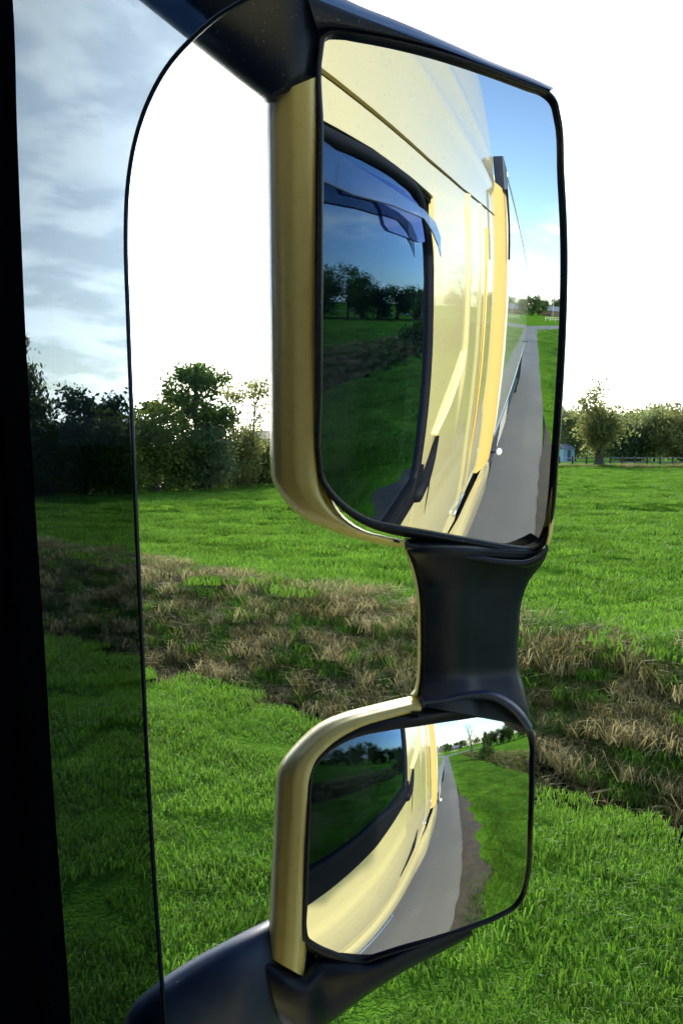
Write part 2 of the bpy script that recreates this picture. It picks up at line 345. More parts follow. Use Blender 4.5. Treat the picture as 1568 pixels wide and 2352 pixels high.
# --- arms
loft('upper_arm', [(607, 236, 726, 180, 0.0, 0.9), (604, 229, 728, 160, -0.004, 1.0), (596, 221, 731, 118, -0.006, 1.05), (560, 193, 736, 52, -0.006, 1.1), (500, 145, 742, -30, 0.0, 1.15), (420, 81, 700, -130, 0.02, 1.2), (330, 9, 600, -240, 0.05, 1.25), (230, -71, 480, -360, 0.09, 1.3), (120, -160, 360, -480, 0.14, 1.35)],
     eprof(0.085, 36, 2.6), plA, M['hood'], truck, 70)
loft('lower_arm', [(690, 2078, 760, 2318, 0.045), (655, 2092, 706, 2340, 0.03), (612, 2114, 655, 2356, 0.012), (540, 2150, 590, 2400, 0.0), (430, 2210, 480, 2470, 0.01), (360, 2258, 400, 2540, 0.02), (302, 2312, 330, 2620, 0.03), (270, 2400, 290, 2720, 0.05), (240, 2520, 240, 2840, 0.08)],
     eprof(0.10, 40, 2.3), plB, M['arm_skytint'], truck, 70)
# --- neck between the two glasses
NP = [(0.0, 0.004), (0.05, -0.004), (0.2, -0.008), (0.42, -0.008), (0.50, -0.004), (0.54, 0.0), (0.62, 0.006), (0.85, 0.010), (0.96, 0.014), (1.0, 0.022), (0.97, 0.06), (0.5, 0.085), (0.05, 0.07), (0.0, 0.04)]
neck = loft('mirror_neck', [(931, 1236, 1254, 1256, 0.022), (930, 1248, 1257, 1263, -0.004), (934, 1262, 1252, 1282, -0.012), (944, 1290, 1240, 1300, -0.006), (957, 1335, 1214, 1335), (963, 1380, 1198, 1380), (965, 1440, 1191, 1440), (965, 1510, 1188, 1510), (963, 1560, 1194, 1548, -0.002), (961, 1585, 1203, 1580, -0.008), (962, 1604, 1213, 1622, -0.014), (968, 1622, 1222, 1668, -0.018)], NP, plA, M['black'], truck, 70)
loft('neck_edge', [(929, 1262, 934, 1262, -0.008), (938, 1290, 946, 1290, -0.008), (950, 1335, 958, 1335, -0.008), (957, 1380, 964, 1380, -0.008), (959, 1440, 966, 1440, -0.008), (958, 1510, 966, 1510, -0.008), (956, 1560, 964, 1560, -0.008), (950, 1584, 962, 1588, -0.008), (941, 1594, 962, 1603, -0.008)], eprof(0.05, 14, 3), plA, M['cover'], neck, 50)
# lips that frame the neck at both ends
loft('neck_lip', [(928, 1244, 930, 1262, -0.016), (1000, 1258, 1003, 1275, -0.018), (1100, 1276, 1102, 1293, -0.020), (1170, 1285, 1170, 1302, -0.020), (1210, 1284, 1214, 1303, -0.019), (1240, 1268, 1247, 1284, -0.016), (1256, 1250, 1260, 1262, -0.012)], eprof(0.02, 16, 2.4), plA, M['black'], neck, 50)
hoodL = [(968, 1600, 968, 1632, -0.02), (1020, 1596, 1022, 1622, -0.024), (1080, 1586, 1082, 1608, -0.026), (1130, 1586, 1128, 1610, -0.026), (1172, 1606, 1164, 1630, -0.024), (1204, 1638, 1192, 1658, -0.02), (1222, 1668, 1212, 1684, -0.014)]
loft('neck_lip', hoodL, eprof(0.045, 18, 2.2), plA, M['arm_skytint'], neck, 50)
# --- lower mirror
gb = outline(GB)
offB = [10, 10, 12, 14, 22, 32, 36, 44, 40, 36, 28, 14, 6, 4, 4, 5, 5, 5, 5, 5, 6, 7, 10, 16, 22, 24, 22, 18, 12, 11, 10, 10]
ob_ = offs(gb, ang_off(gb, offB, len(gb)))
lower = bezel_mesh('lower_mirror', MB, gb, ob_, plB, M['black'], truck, 0.004, 0.05)
tag(lower, 'lower wide-angle mirror in a black bezel')
glass_mesh('mirror_glass', MB, gb, lower)
back_shell('back_shell', MB, ob_, M['yellow'], lower, 0.03, 0.11)
loft('side_cover', [(686, 2238, 613, 2196), (690, 2180, 616, 2150), (694, 2100, 619, 2090), (698, 2020, 622, 2020), (703, 1920, 627, 1920), (708, 1840, 631, 1830), (711, 1790, 634, 1782), (722, 1754, 644, 1752), (748, 1722, 682, 1704), (784, 1694, 730, 1662), (826, 1672, 778, 1640), (880, 1655, 850, 1620), (968, 1632, 958, 1595)],
     dprof(0.085), plB, M['cover'], lower, 90)
box_px('cover_clip', 946, 1632, 962, 1642, plB, 0.006, M['rubber'], lower, -0.012)
loft('lower_cup', [(603, 2188, 640, 2345, 0.002, 1.0), (645, 2215, 680, 2368, -0.008, 1.0), (690, 2235, 722, 2376, -0.012, 1.0), (730, 2196, 758, 2350, -0.006, 1.0), (780, 2196, 802, 2316, -0.008, 1.0), (840, 2206, 860, 2274, -0.010, 0.9), (930, 2172, 945, 2222, -0.008, 0.8), (1010, 2148, 1020, 2184, -0.004, 0.6), (1080, 2126, 1086, 2148, 0.0, 0.4)], eprof(0.085, 30, 2.6), plB, M['black'], lower, 70)

# --- side window, deflector, pillar
XS = 0.38
def onx(x, y, X):
    v = ray(x, y); return C + v * ((X - C[0]) / v[0])
def sheet(name, poly, X, t, mat, parent, smooth=False):
    """flat plate outlined in (y, z) at x = X, t thick"""
    b = bmesh.new(); vs = [b.verts.new((X, y, z)) for y, z in poly]; f = b.faces.new(vs)
    r = bmesh.ops.extrude_face_region(b, geom=[f]); 
    for e in r['geom']:
        if isinstance(e, bmesh.types.BMVert): e.co.x += t
    bmesh.ops.recalc_face_normals(b, faces=b.faces)
    me = bpy.data.meshes.new(name); b.to_mesh(me); b.free(); me.materials.append(mat)
    o = bpy.data.objects.new(name, me); COL.objects.link(o); o.parent = parent; return o
sheet('side_window', [(0.95, 1.83), (-0.40, 1.90), (-0.42, 2.0), (-0.40, 2.55), (-0.34, 2.80), (-0.24, 2.885), (-0.10, 2.90), (0.35, 2.87), (0.95, 2.93)], XS - 0.004, 0.005, M['glass'], truck)
pil = catmull([(-30, -260), (18, -120), (30, 0), (40, 300), (52, 600), (66, 900), (84, 1200), (104, 1500), (122, 1800), (142, 2060), (160, 2300), (166, 2420), (180, 2600)], 40)
pe = [onx(x, y, XS + 0.02) for x, y in pil]
sheet('windscreen_pillar', [(p[1], p[2]) for p in pe] + [(1.7, 1.7), (1.7, 3.2)], XS - 0.055, 0.075, M['lining'], truck)
dfl = catmull([(392, 2600), (378, 2352), (365, 2180), (346, 1900), (326, 1500), (306, 1050), (293, 720), (288, 540), (293, 420), (312, 312), (344, 222), (388, 146), (440, 88), (500, 36), (560, 0), (640, -44), (740, -90)], 60)
de = np.array([onx(x, y, 0.425) for x, y in dfl]); zt = de[-1][2]
edge = [(p[1], p[2]) for p in de] + [(0.30, zt + 0.006), (0.25, zt + 0.012), (0.10, zt + 0.03), (-0.15, zt + 0.05), (-0.24, zt + 0.03), (-0.31, zt - 0.0)]
DFL = sheet('wind_deflector', edge + [(-0.35, zt - 0.03), (-0.345, zt + 0.03), (-0.28, 2.815), (-0.16, 2.825), (0.3, 2.812), (0.62, 2.83), (1.0, 2.93), (1.0, 1.8), (edge[0][0], 1.8)], 0.424, 0.003, M['smoke'], truck)
tag(DFL, 'smoked acrylic wind deflector with a dark rounded edge')
V, Fc = tube([(0.4255, y, z) for y, z in edge], 0.0019, 8); mesh('deflector_rim', V, Fc, M['rim'], DFL)
sheet('tint_film', [(0.27, 2.83), (0.28, 2.785), (0.26, 2.772), (0.10, 2.792), (0.07, 2.782), (0.05, 2.752), (0.02, 2.742), (-0.25, 2.752), (-0.32, 2.765), (-0.31, 2.855), (-0.1, 2.87), (0.2, 2.845)], XS + 0.004, 0.002, M['smokedark'], truck)
# cab skin patches: lower and upper edge as functions of y, x bulged a little
def bulge(y, z):
    b = 0.0
    if z > 3.05: b -= 0.015 * min(1.4, (z - 3.05) / 0.95) ** 1.7
    if z < 1.75: b += 0.015 * math.sin(min(1, (1.75 - z) / 0.9) * math.pi)
    if y > 0.55: b -= 0.35 * (y - 0.55) ** 2
    return XS + b
def patch(name, lo, hi, y0, y1, mat, parent, nu=40, nv=14, dx=0.0, t=0.02, fx=None):
    fl = lo if callable(lo) else (lambda y: lo); fh = hi if callable(hi) else (lambda y: hi); V = []; Fc = []
    for i in range(nu + 1):
        y = y0 + (y1 - y0) * i / nu
        for j in range(nv + 1):
            z = fl(y) + (fh(y) - fl(y)) * j / nv; e = 0.0
            if fx: e = fx(y, z, i / nu, j / nv)
            V.append((bulge(y, z) + dx + e, y, z))
    n0 = len(V); V += [(x - t, y, z) for x, y, z in V]
    w = nv + 1
    for i in range(nu):
        for j in range(nv):
            a = i * w + j; Fc.append((a, a + 1, a + w + 1, a + w)); Fc.append((n0 + a, n0 + a + w, n0 + a + w + 1, n0 + a + 1))
    rim = [i * w for i in range(nu + 1)] + [nu * w + j for j in range(1, w)] + [i * w + nv for i in range(nu - 1, -1, -1)] + [j for j in range(nv - 1, 0, -1)]
    for a, b in zip(rim, rim[1:] + rim[:1]): Fc.append((a, b, n0 + b, n0 + a))
    return autosmooth(recalc(mesh(name, V, Fc, mat, parent)), 35)
sill = lambda y: np.interp(y, [-0.6, -0.4, 0.1, 0.9], [1.99, 1.95, 1.86, 1.82])
seam = lambda y: np.interp(y, [-2.7, -1.0, -0.4, 0.35, 0.9], [3.33, 3.11, 3.045, 2.985, 2.95])
def doorrelief(y, z, u, v):
    c = np.interp(y, [-1.3, -0.6, 0.0, 0.6], [1.84, 1.62, 1.52, 1.50])     # a soft crease that rises to the rear
    return 0.012 * math.exp(-((z - c) / 0.05) ** 2) + (0.014 if z < c else 0.0) * min(1, (c - z) / 0.08 if z < c else 0)
door = patch('door', lambda y: np.interp(y, [-1.3, 1.2], [1.02, 0.92]), lambda y: sill(y) - 0.085, 1.2, -0.44, M['yellow'], truck, 60, 40, 0.0, 0.02, doorrelief)
patch('sleeper_side', lambda y: np.interp(y, [-2.6, -1.7, -1.5, -0.45], [1.22, 1.18, 1.05, 1.02]), lambda y: seam(y) - 0.006, -0.446, -2.62, M['yellow'], truck, 80, 50, 0.0, 0.02,
      lambda y, z, u, v: 0.020 * math.exp(-((y + 1.16) / 0.035) ** 2) * (1 if z > 2.3 else math.exp(-((z - 2.3) / 0.25) ** 2)) - 0.01 * math.exp(-((y + 1.9) / 0.03) ** 2) + 0.014 * math.exp(-((y + 1.62) / 0.05) ** 2))
patch('window_header', lambda y: np.interp(y, [-0.44, -0.2, 0.1, 0.4, 0.8, 1.2], [2.935, 2.93, 2.915, 2.885, 2.93, 2.94]), lambda y: seam(y) - 0.006, 1.2, -0.44, M['yellow'], truck, 40, 5)
patch('roof_side', lambda y: seam(y) + 0.010, lambda y: np.interp(y, [-2.65, -2.3, -0.6, 1.0], [4.52, 4.55, 4.2, 3.45]), 1.15, -2.64, M['yellow'], truck, 80, 40, 0.0, 0.02,
      lambda y, z, u, v: 0.012 * math.exp(-((z - (3.30 + 0.09 * (0.3 - y))) / 0.05) ** 2) + 0.012 * math.exp(-((z - (3.62 + 0.06 * (0.3 - y))) / 0.06) ** 2) - 0.015 * v ** 6)
patch('roof_seam', lambda y: seam(y) - 0.012, lambda y: seam(y) + 0.014, 1.14, -2.63, M['rubber'], truck, 60, 1, -0.012, 0.01)
ws = Acc()
wf = [(0.9, 1.845), (0.1, 1.885), (-0.385, 1.965), (-0.40, 2.1), (-0.38, 2.55), (-0.335, 2.79), (-0.25, 2.885), (-0.10, 2.90), (0.1, 2.89), (0.4, 2.86), (0.9, 2.92)]
wf = catmull(wf, 60); ws.add(*tube([(XS + 0.004, y, z) for y, z in wf], 0.015, 8)); ws.build('window_seal', M['rubber'], truck)
patch('window_sill', lambda y: sill(y) - 0.10, lambda y: sill(y) + 0.02, 0.95, -0.47, M['rubber'], truck, 40, 3, 0.012, 0.03)
V, Fc = tube([(XS + 0.012, y, z) for y, z in [(-0.40, 1.875), (-0.50, 1.90), (-0.58, 1.97), (-0.64, 2.05)]], [0.03, 0.026, 0.018, 0.008], 8); mesh('sill_trim', V, Fc, M['rubber'], truck)
V, Fc = tube([(XS + 0.004, y, z) for y, z in [(-0.62, 2.06), (-0.80, 2.14), (-1.05, 2.27), (-1.15, 2.36), (-1.16, 2.6), (-1.1, 3.05)]], [0.010, 0.020, 0.020, 0.012, 0.008, 0.006], 10); mesh('crease_moulding', V, Fc, M['yellow'], truck)
V, Fc = tube([(XS - 0.001, y, z) for y, z in [(-0.62, 2.02), (-0.66, 1.8), (-0.63, 1.4), (-0.52, 1.04)]], 0.006, 6); mesh('door_gap', V, Fc, M['rubber'], truck)
V, Fc = tube([(XS + 0.004, y, z) for y, z in [(-1.95, 3.1), (-1.93, 2.4), (-1.9, 1.12)]], 0.007, 6); mesh('body_rib', V, Fc, M['amber'], truck)
V, Fc = tube([(XS + 0.03, y, z) for y, z in [(-1.50, 1.22), (-1.55, 1.26), (-1.78, 1.27), (-1.84, 1.24)]], [0.008, 0.013, 0.013, 0.008], 8); mesh('door_handle', V, Fc, M['chrome'], truck)
sheet('wheel_arch_slot', [(-0.50, 1.10), (-0.95, 1.18), (-0.99, 1.38), (-0.93, 1.36)], XS + 0.006, 0.014, M['rubber'], truck)
sheet('lower_recess', [(1.2, 0.95), (-1.5, 1.12), (-3.4, 1.30), (-3.4, 0.55), (1.2, 0.5)], XS - 0.09, 0.02, M['rubber'], truck)
patch('side_skirt', lambda y: np.interp(y, [-3.3, 1.2], [0.50, 0.42]), lambda y: np.interp(y, [-3.3, -2.1, -0.2, 1.2], [1.00, 1.06, 0.92, 0.87]), 1.2, -3.2, M['yellow'], truck, 40, 8, 0.055, 0.05, lambda y, z, u, v: -0.03 * (2 * v - 1) ** 4 + 0.045 * min(1, max(0, (-1.2 - y) / 0.6)))
V, Fc = tube([(XS - 0.02, 0.35, 0.40), (XS + 0.045, 0.25, 0.385), (XS + 0.05, -0.55, 0.385), (XS - 0.02, -0.65, 0.40)], 0.02, 8); mesh('entry_step', V, Fc, M['chrome'], truck)
# side fairing behind the cab with its black cap and stay
fair = patch('side_fairing', 1.08, 3.62, -2.66, -3.35, M['amber'], truck, 14, 20, 0.0, 0.03, lambda y, z, u, v: (0.075 * math.sin(min(1, u * 1.6) * math.pi / 2) - 0.03 * u ** 3) + (0.015 * min(1.4, (z - 3.05) / 0.95) ** 1.7 if z > 3.05 else 0))
box('fairing_cap', (XS - 0.02, -3.25, 3.60), (XS + 0.082, -2.86, 3.92), M['black'], fair, 0.01)
V, Fc = tube([(XS + 0.09, -2.9, 3.62), (XS + 0.10, -2.92, 3.3), (XS + 0.095, -2.95, 3.0)], 0.012, 6); mesh('stay_cable', V, Fc, M['rubber'], fair)
# cab interior lining and the far side of the cab, which keep the cabin dark
box('cab_roof', (-1.95, -1.0, 3.20), (XS - 0.06, 1.3, 3.26), M['lining'], truck)
box('cab_floor', (-1.95, -2.6, 1.10), (XS - 0.10, 1.3, 1.16), M['lining'], truck)
box('cab_rear_wall', (-1.95, -1.05, 1.16), (XS - 0.04, -1.0, 3.9), M['lining'], truck)
box('cab_far_side', (-2.0, -2.6, 0.9), (-1.95, 1.3, 3.9), M['yellow'], truck)
box('cab_back', (-1.95, -2.62, 0.9), (XS - 0.06, -2.56, 3.9), M['yellow'], truck)
box('cab_nose', (-1.95, 1.32, 0.5), (XS - 0.16, 1.38, 2.03), M['yellow'], truck)
box('roof_skin', (-1.95, -2.6, 3.86), (XS - 0.30, 0.1, 3.92), M['yellow'], truck)
box('cab_lining', (-1.945, -1.0, 1.16), (-1.92, 1.29, 3.2), M['lining'], truck)
box('dashboard', (-1.9, 0.78, 1.16), (XS - 0.08, 1.318, 2.045), M['lining'], truck, 0.01)
box('windscreen', (-1.9, 1.327, 2.031), (XS - 0.16, 1.332, 3.2), M['shade'], truck)
box('door_lining', (XS - 0.09, -1.0, 1.16), (XS - 0.03, 0.75, 1.80), M['lining'], truck)
box('door_lining', (XS - 0.09, -1.0, 1.16), (XS - 0.03, -0.46, 3.2), M['lining'], truck)
box('door_lining', (XS - 0.09, -1.0, 2.915), (XS - 0.012, 1.3, 3.2), M['lining'], truck)
box('seat', (-0.55, -0.75, 1.16), (0.1, -0.15, 1.75), M['lining'], truck, 0.06)
def wheel(parent, x, y, r=0.5):
    a = Acc(); prof = [(0.0, 0.55), (0.02, 0.6), (0.02, 0.9), (-0.02, 1.0), (-0.26, 1.0), (-0.3, 0.9), (-0.3, 0.5)]; k = 36
    V = []; Fc = []
    for dx, q in prof:
        for j in range(k): t = 2 * math.pi * j / k; V.append((x + dx, y + r * q * math.cos(t), r + r * q * math.sin(t)))
    for i in range(len(prof) - 1):
        for j in range(k): Fc.append((i * k + j, i * k + (j + 1) % k, (i + 1) * k + (j + 1) % k, (i + 1) * k + j))
    w = recalc(mesh('wheel', V, Fc, M['rubber'], parent))
    V = []; Fc = []
    for dx, q in [(0.005, 0.57), (-0.05, 0.5), (-0.07, 0.35), (-0.02, 0.28), (0.0, 0.12), (0.01, 0.02)]:
        for j in range(k): t = 2 * math.pi * j / k; V.append((x + dx, y + r * q * math.cos(t), r + r * q * math.sin(t)))
    for i in range(5):
        for j in range(k): Fc.append((i * k + j, i * k + (j + 1) % k, (i + 1) * k + (j + 1) % k, (i + 1) * k + j))
    recalc(mesh('wheel_rim', V, Fc, M['chrome'], w)); return w
wheel(truck, XS - 0.03, 0.75); wheel(truck, XS + 0.0, -4.3)
patch('drive_mudguard', 0.55, lambda y: 1.14 - 0.35 * ((y + 4.3) / 0.8) ** 4, -3.52, -5.1, M['navy'], truck, 20, 4, 0.03, 0.05)
V, Fc = tube([(XS + 0.04, -3.75, 0.92), (XS + 0.11, -3.78, 0.93)], 0.012, 8); ml = mesh('marker_light', V, Fc, M['rubber'], truck)
b = bmesh.new(); bmesh.ops.create_uvsphere(b, u_segments=14, v_segments=10, radius=0.045); me = bpy.data.meshes.new('lens'); b.to_mesh(me); b.free(); me.materials.append(M['lens'])
o = bpy.data.objects.new('lens', me); COL.objects.link(o); o.location = (XS + 0.14, -3.78, 0.935); o.parent = ml

# ------------------------------------------------------------------ the trailer
trailer = empty('semi_trailer', 'long pale panelled semi-trailer behind the yellow cab, seen in the mirrors', 'trailer', (0, 0, 0))
box('trailer_body', (-2.1, -18.0, 1.15), (XS + 0.045, -3.75, 4.02), M['trailer'], trailer, 0.02)
box('bottom_rail', (XS - 0.02, -18.0, 1.07), (XS + 0.055, -3.75, 1.147), M['chrome'], trailer, 0.008)
box('top_rail', (XS - 0.02, -18.0, 3.99), (XS + 0.055, -3.75, 4.05), M['chrome'], trailer, 0.008)
for y in (-5.4, -7.9, -10.4): box('guard_post', (XS - 0.06, y - 0.04, 0.45), (XS - 0.01, y + 0.04, 1.07), M['black'], trailer)
for z in (0.55, 0.85): box('side_guard', (XS - 0.005, -11.0, z), (XS + 0.03, -7.2, z + 0.12), M['navy'], trailer, 0.01)
box('pallet_box', (XS - 0.45, -7.0, 0.42), (XS + 0.02, -5.5, 1.02), M['grey'], trailer, 0.02)
for y in (-12.3, -13.6, -14.9): wheel(trailer, XS + 0.0, y)
patch('wheel_mudguard', 0.95, 1.07, -11.6, -15.6, M['black'], trailer, 8, 2, 0.02, 0.06)
V, Fc = tube([(XS, -17.6, 1.2), (XS + 0.18, -17.65, 1.22)], 0.015, 6); mesh('rear_marker', V, Fc, M['rubber'], trailer)

# ------------------------------------------------------------------ the land
def smooth01(t): t = np.clip(t, 0, 1); return t * t * (3 - 2 * t)
PX = [-1e4, 4.9, 5.45, 5.75, 6.15, 6.55, 6.95, 7.5, 8.3, 9.1, 9.6, 10.2, 11.0, 13.0, 1e4]
PZ = [0, 0.0, -0.03, -0.18, -0.54, -0.82, -0.84, -0.55, -0.12, 0.22, 0.34, 0.28, 0.12, 0.0, 0]
def gz(X, Y):
    X = np.asarray(X, float); Y = np.asarray(Y, float)
    w = 0.16 * np.sin(Y * 0.31) + 0.08 * np.sin(Y * 0.83 + 1) + 0.05 * np.sin(Y * 1.9)
    k = smooth01((Y + 75) / 20)                                   # the ditch ends before the bend behind
    z = np.interp(X + w * smooth01((X - 5.0) / 1.2), PX, PZ) * k
    f = smooth01((X - 10) / 4)
    r = 0.05 * np.sin(X * 0.9 + 0.4 * np.sin(Y * 0.21)) * np.sin(Y * 0.37 + 0.8) + 0.03 * np.sin(1.7 * X + Y) + 0.02 * np.sin(Y * 1.3 - X * 0.6)
    d = (X * math.sin(YAW) + Y * math.cos(YAW)) + 0.9 * np.sin(X * 0.12)    # shallow drains across the field
    dr = -0.30 * np.exp(-((d - 37) / 0.9) ** 2) - 0.22 * np.exp(-((d - 55) / 0.8) ** 2) + 0.12 * np.exp(-((d - 39.2) / 1.2) ** 2) + 0.10 * np.exp(-((d - 57) / 1.2) ** 2)
    return z + f * k * (r + dr * smooth01((X - 12) / 6))
xs = np.unique(np.concatenate([[-3000, -1500, -700, -300, -150, -80, -40, -20, -10, -5.5, -4.3], np.arange(-4, 4.9, 0.6), np.arange(4.9, 13, 0.16), np.arange(13, 30, 0.4), np.arange(30, 70, 0.8), np.arange(70, 130, 3), [150, 200, 300, 500, 900, 1600, 3000]]))
ys = np.unique(np.concatenate([[-3000, -1500, -800, -450, -300, -220], np.arange(-180, -60, 6), np.arange(-60, -12, 1.2), np.arange(-12, 50, 0.45), np.arange(50, 110, 1.5), np.arange(110, 180, 6), [220, 300, 500, 900, 1600, 3000]]))
GX, GY = np.meshgrid(xs, ys, indexing='ij'); GZ = gz(GX, GY); nx, ny = GX.shape
V = np.stack([GX, GY, GZ], -1).reshape(-1, 3); I = np.arange(nx * ny).reshape(nx, ny)
Q = np.stack([I[:-1, :-1], I[1:, :-1], I[1:, 1:], I[:-1, 1:]], -1).reshape(-1, 4)
m = NM('meadow_ground'); pos = m.n('NewGeometry').outputs['Position']; sp = m.n('SeparateXYZ'); m.set(sp, 0, pos)
n1 = m.noise(0.35, 5, 0.6); n2 = m.noise(3.5, 5, 0.6); n3 = m.noise(28, 3, 0.6)
grass = m.mix(m.mr(n1, 0.3, 0.7), (0.092, 0.226, 0.018), (0.145, 0.297, 0.030))
grass = m.mix(m.mr(n2, 0.35, 0.7, 0, 0.55), grass, (0.040, 0.140, 0.010)); grass = m.mix(m.mr(n3, 0.35, 0.75, 0, 0.45), grass, (0.12, 0.25, 0.03))
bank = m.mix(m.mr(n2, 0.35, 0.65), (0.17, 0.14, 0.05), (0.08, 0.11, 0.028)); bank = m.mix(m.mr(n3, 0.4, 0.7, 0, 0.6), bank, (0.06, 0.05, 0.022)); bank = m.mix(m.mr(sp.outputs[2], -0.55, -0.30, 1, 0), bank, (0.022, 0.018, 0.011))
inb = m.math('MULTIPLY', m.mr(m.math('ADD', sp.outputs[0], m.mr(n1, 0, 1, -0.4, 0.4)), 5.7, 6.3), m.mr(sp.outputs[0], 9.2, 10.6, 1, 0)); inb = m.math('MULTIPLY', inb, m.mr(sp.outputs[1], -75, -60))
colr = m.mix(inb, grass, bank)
bs = m.bsdf(Base_Color=colr, Roughness=0.85, Normal=m.bump(m.math('ADD', n3, m.math('MULTIPLY', n2, 2.0)), 0.9, 0.06)); bs.inputs['Specular IOR Level'].default_value = 0.0
M['ground'] = m.end(bs)
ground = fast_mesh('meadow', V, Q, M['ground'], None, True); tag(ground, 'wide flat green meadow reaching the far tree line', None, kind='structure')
# lane: straight past the truck, bending to the right far behind
m = NM('worn_asphalt'); n1 = m.noise(0.5, 5); n2 = m.noise(60, 3, 0.7)
c = m.mix(m.mr(n1, 0.3, 0.7), (0.140, 0.138, 0.130), (0.190, 0.181, 0.163)); tk = m.noise(1.1, 5, 0.6, stretch=(1.6, 0.07, 1)); c = m.mix(m.mr(tk, 0.45, 0.65, 0, 0.55), c, (0.13, 0.127, 0.12)); pt = m.noise(0.28, 2, 0.4, stretch=(1, 0.5, 1)); c = m.mix(m.mr(pt, 0.56, 0.575, 0, 0.35), c, (0.12, 0.118, 0.115)); c = m.mix(m.mr(n2, 0.3, 0.75, 0, 0.5), c, (0.23, 0.22, 0.20))
M['asphalt'] = m.end(m.bsdf(Base_Color=c, Roughness=0.7, Normal=m.bump(n2, 0.5, 0.01)))
cl = [(-1.45, y) for y in np.arange(160, -46, -2.0)]; a = 0.0
x, y = -1.45, -46.0; st = 2.0
while a < math.radians(78) and len(cl) < 400:
    a += st / 62.0; x += st * math.sin(a); y -= st * math.cos(a); cl.append((x, y))
for _ in range(60): x += 4 * math.sin(a); y -= 4 * math.cos(a); cl.append((x, y))
cl = np.array(cl); t = np.gradient(cl, axis=0); t /= np.linalg.norm(t, axis=1)[:, None]; nr = np.stack([-t[:, 1], t[:, 0]], 1)
V = []; Fc = []
for i, (p, q) in enumerate(zip(cl, nr)):
    j = 0.02 * math.sin(i * 0.9) + 0.015 * math.sin(i * 2.3)
    for s in (-2.75 + j * 0.5, -1.2, 0.0, 1.2, 2.75 + j): V.append((p[0] + q[0] * s, p[1] + q[1] * s, 0.012 + 0.02 * (1 - (s / 2.75) ** 2)))
for i in range(len(cl) - 1):
    for j in range(4): Fc.append((i * 5 + j, i * 5 + j + 1, i * 5 + j + 6, i * 5 + j + 5))
road = recalc(mesh('road', V, Fc, M['asphalt'])); tag(road, 'narrow grey asphalt lane beside the truck, seen in the mirrors', kind='structure')
# muddy shoulder: an irregular lobe of dark wet soil on the lane's edge
m = NM('wet_mud'); n1 = m.noise(4, 5); n2 = m.noise(40, 4)
M['mud'] = m.end(m.bsdf(Base_Color=m.mix(m.mr(n1, 0.3, 0.7), (0.050, 0.040, 0.026), (0.095, 0.078, 0.052)), Roughness=m.mr(n1, 0.3, 0.7, 0.5, 0.85), Normal=m.bump(n2, 0.8, 0.02)))
MY = np.arange(-10, 10, 0.11); MW = np.convolve(rng.random(len(MY)) ** 2 * 0.05, [0.2, 0.6, 0.2], 'same') + np.interp(MY, np.arange(-10, 11, 2.0), rng.random(11) * 0.10)
V = []; Fc = []; Ym = np.arange(-9.5, 9.0, 0.07)
for i, y in enumerate(Ym):
    e = smooth01((y + 9.5) / 4.0) * smooth01((9 - y) / 2.5); w = float(np.interp(y, MY, MW))
    V += [(1.36 - (0.02 + max(0, w)) * e, y, 0.016), (1.34 + 0.1 * e, y, 0.034), (1.36 + (0.38 + 0.1 * math.sin(y * 2.7) + 0.08 * math.sin(y * 6.1)) * e, y, 0.010)]
for i in range(len(Ym) - 1):
    for j in range(2): Fc.append((i * 3 + j, i * 3 + j + 1, i * 3 + j + 4, i * 3 + j + 3))
tag(recalc(mesh('muddy_shoulder', V, Fc, M['mud'])), 'strip of dark wet mud along the lane edge', kind='structure')

# ------------------------------------------------------------------ grass (nobody could count it)
def tuft(name, n, size, hmin, hmax, wid, lean, mat, seed, curve=0.5):
    r = np.random.default_rng(seed); p = (r.random((n, 2)) - 0.5) * size; h = hmin + (hmax - hmin) * r.random(n) ** 1.4; a = r.random(n) * 2 * math.pi
    la = r.random(n) * 2 * math.pi; ll = lean * h * (0.3 + r.random(n)); w = wid * (0.6 + 0.8 * r.random(n))
    V = np.zeros((n, 5, 3)); dx = np.cos(a) * w / 2; dy = np.sin(a) * w / 2; lx = np.cos(la) * ll; ly = np.sin(la) * ll
    V[:, 0] = np.stack([p[:, 0] - dx, p[:, 1] - dy, np.zeros(n) - 0.02], 1); V[:, 1] = np.stack([p[:, 0] + dx, p[:, 1] + dy, np.zeros(n) - 0.02], 1)
    V[:, 2] = np.stack([p[:, 0] + dx * 0.75 + lx * 0.35, p[:, 1] + dy * 0.75 + ly * 0.35, h * 0.6], 1); V[:, 3] = np.stack([p[:, 0] - dx * 0.75 + lx * 0.35, p[:, 1] - dy * 0.75 + ly * 0.35, h * 0.6], 1)
    V[:, 4] = np.stack([p[:, 0] + lx, p[:, 1] + ly, h * (1 - curve * lean * 0.4)], 1)
    b = np.arange(n)[:, None] * 5
    T = np.concatenate([b + np.array([[0, 1, 2]]), b + np.array([[0, 2, 3]]), b + np.array([[3, 2, 4]])], 0)
    return fast_mesh(name, V.reshape(-1, 3), T, mat, False)
M['blade'] = leafmat('green_grass_blades', (0.096, 0.224, 0.016), (0.172, 0.330, 0.034), 0.45, clump=(0.066, 0.142, 0.012))
M['blade2'] = leafmat('dark_grass_blades', (0.080, 0.190, 0.014), (0.128, 0.262, 0.024), 0.45, clump=(0.050, 0.130, 0.012))
M['straw'] = leafmat('dry_straw_blades', (0.20, 0.165, 0.055), (0.48, 0.41, 0.20), 0.4)
M['reed'] = leafmat('brown_bank_grass', (0.12, 0.11, 0.034), (0.29, 0.245, 0.09), 0.4)
def proto(cname, objs):
    c = bpy.data.collections.new(cname)
    for o in objs: c.objects.link(o)
    return c
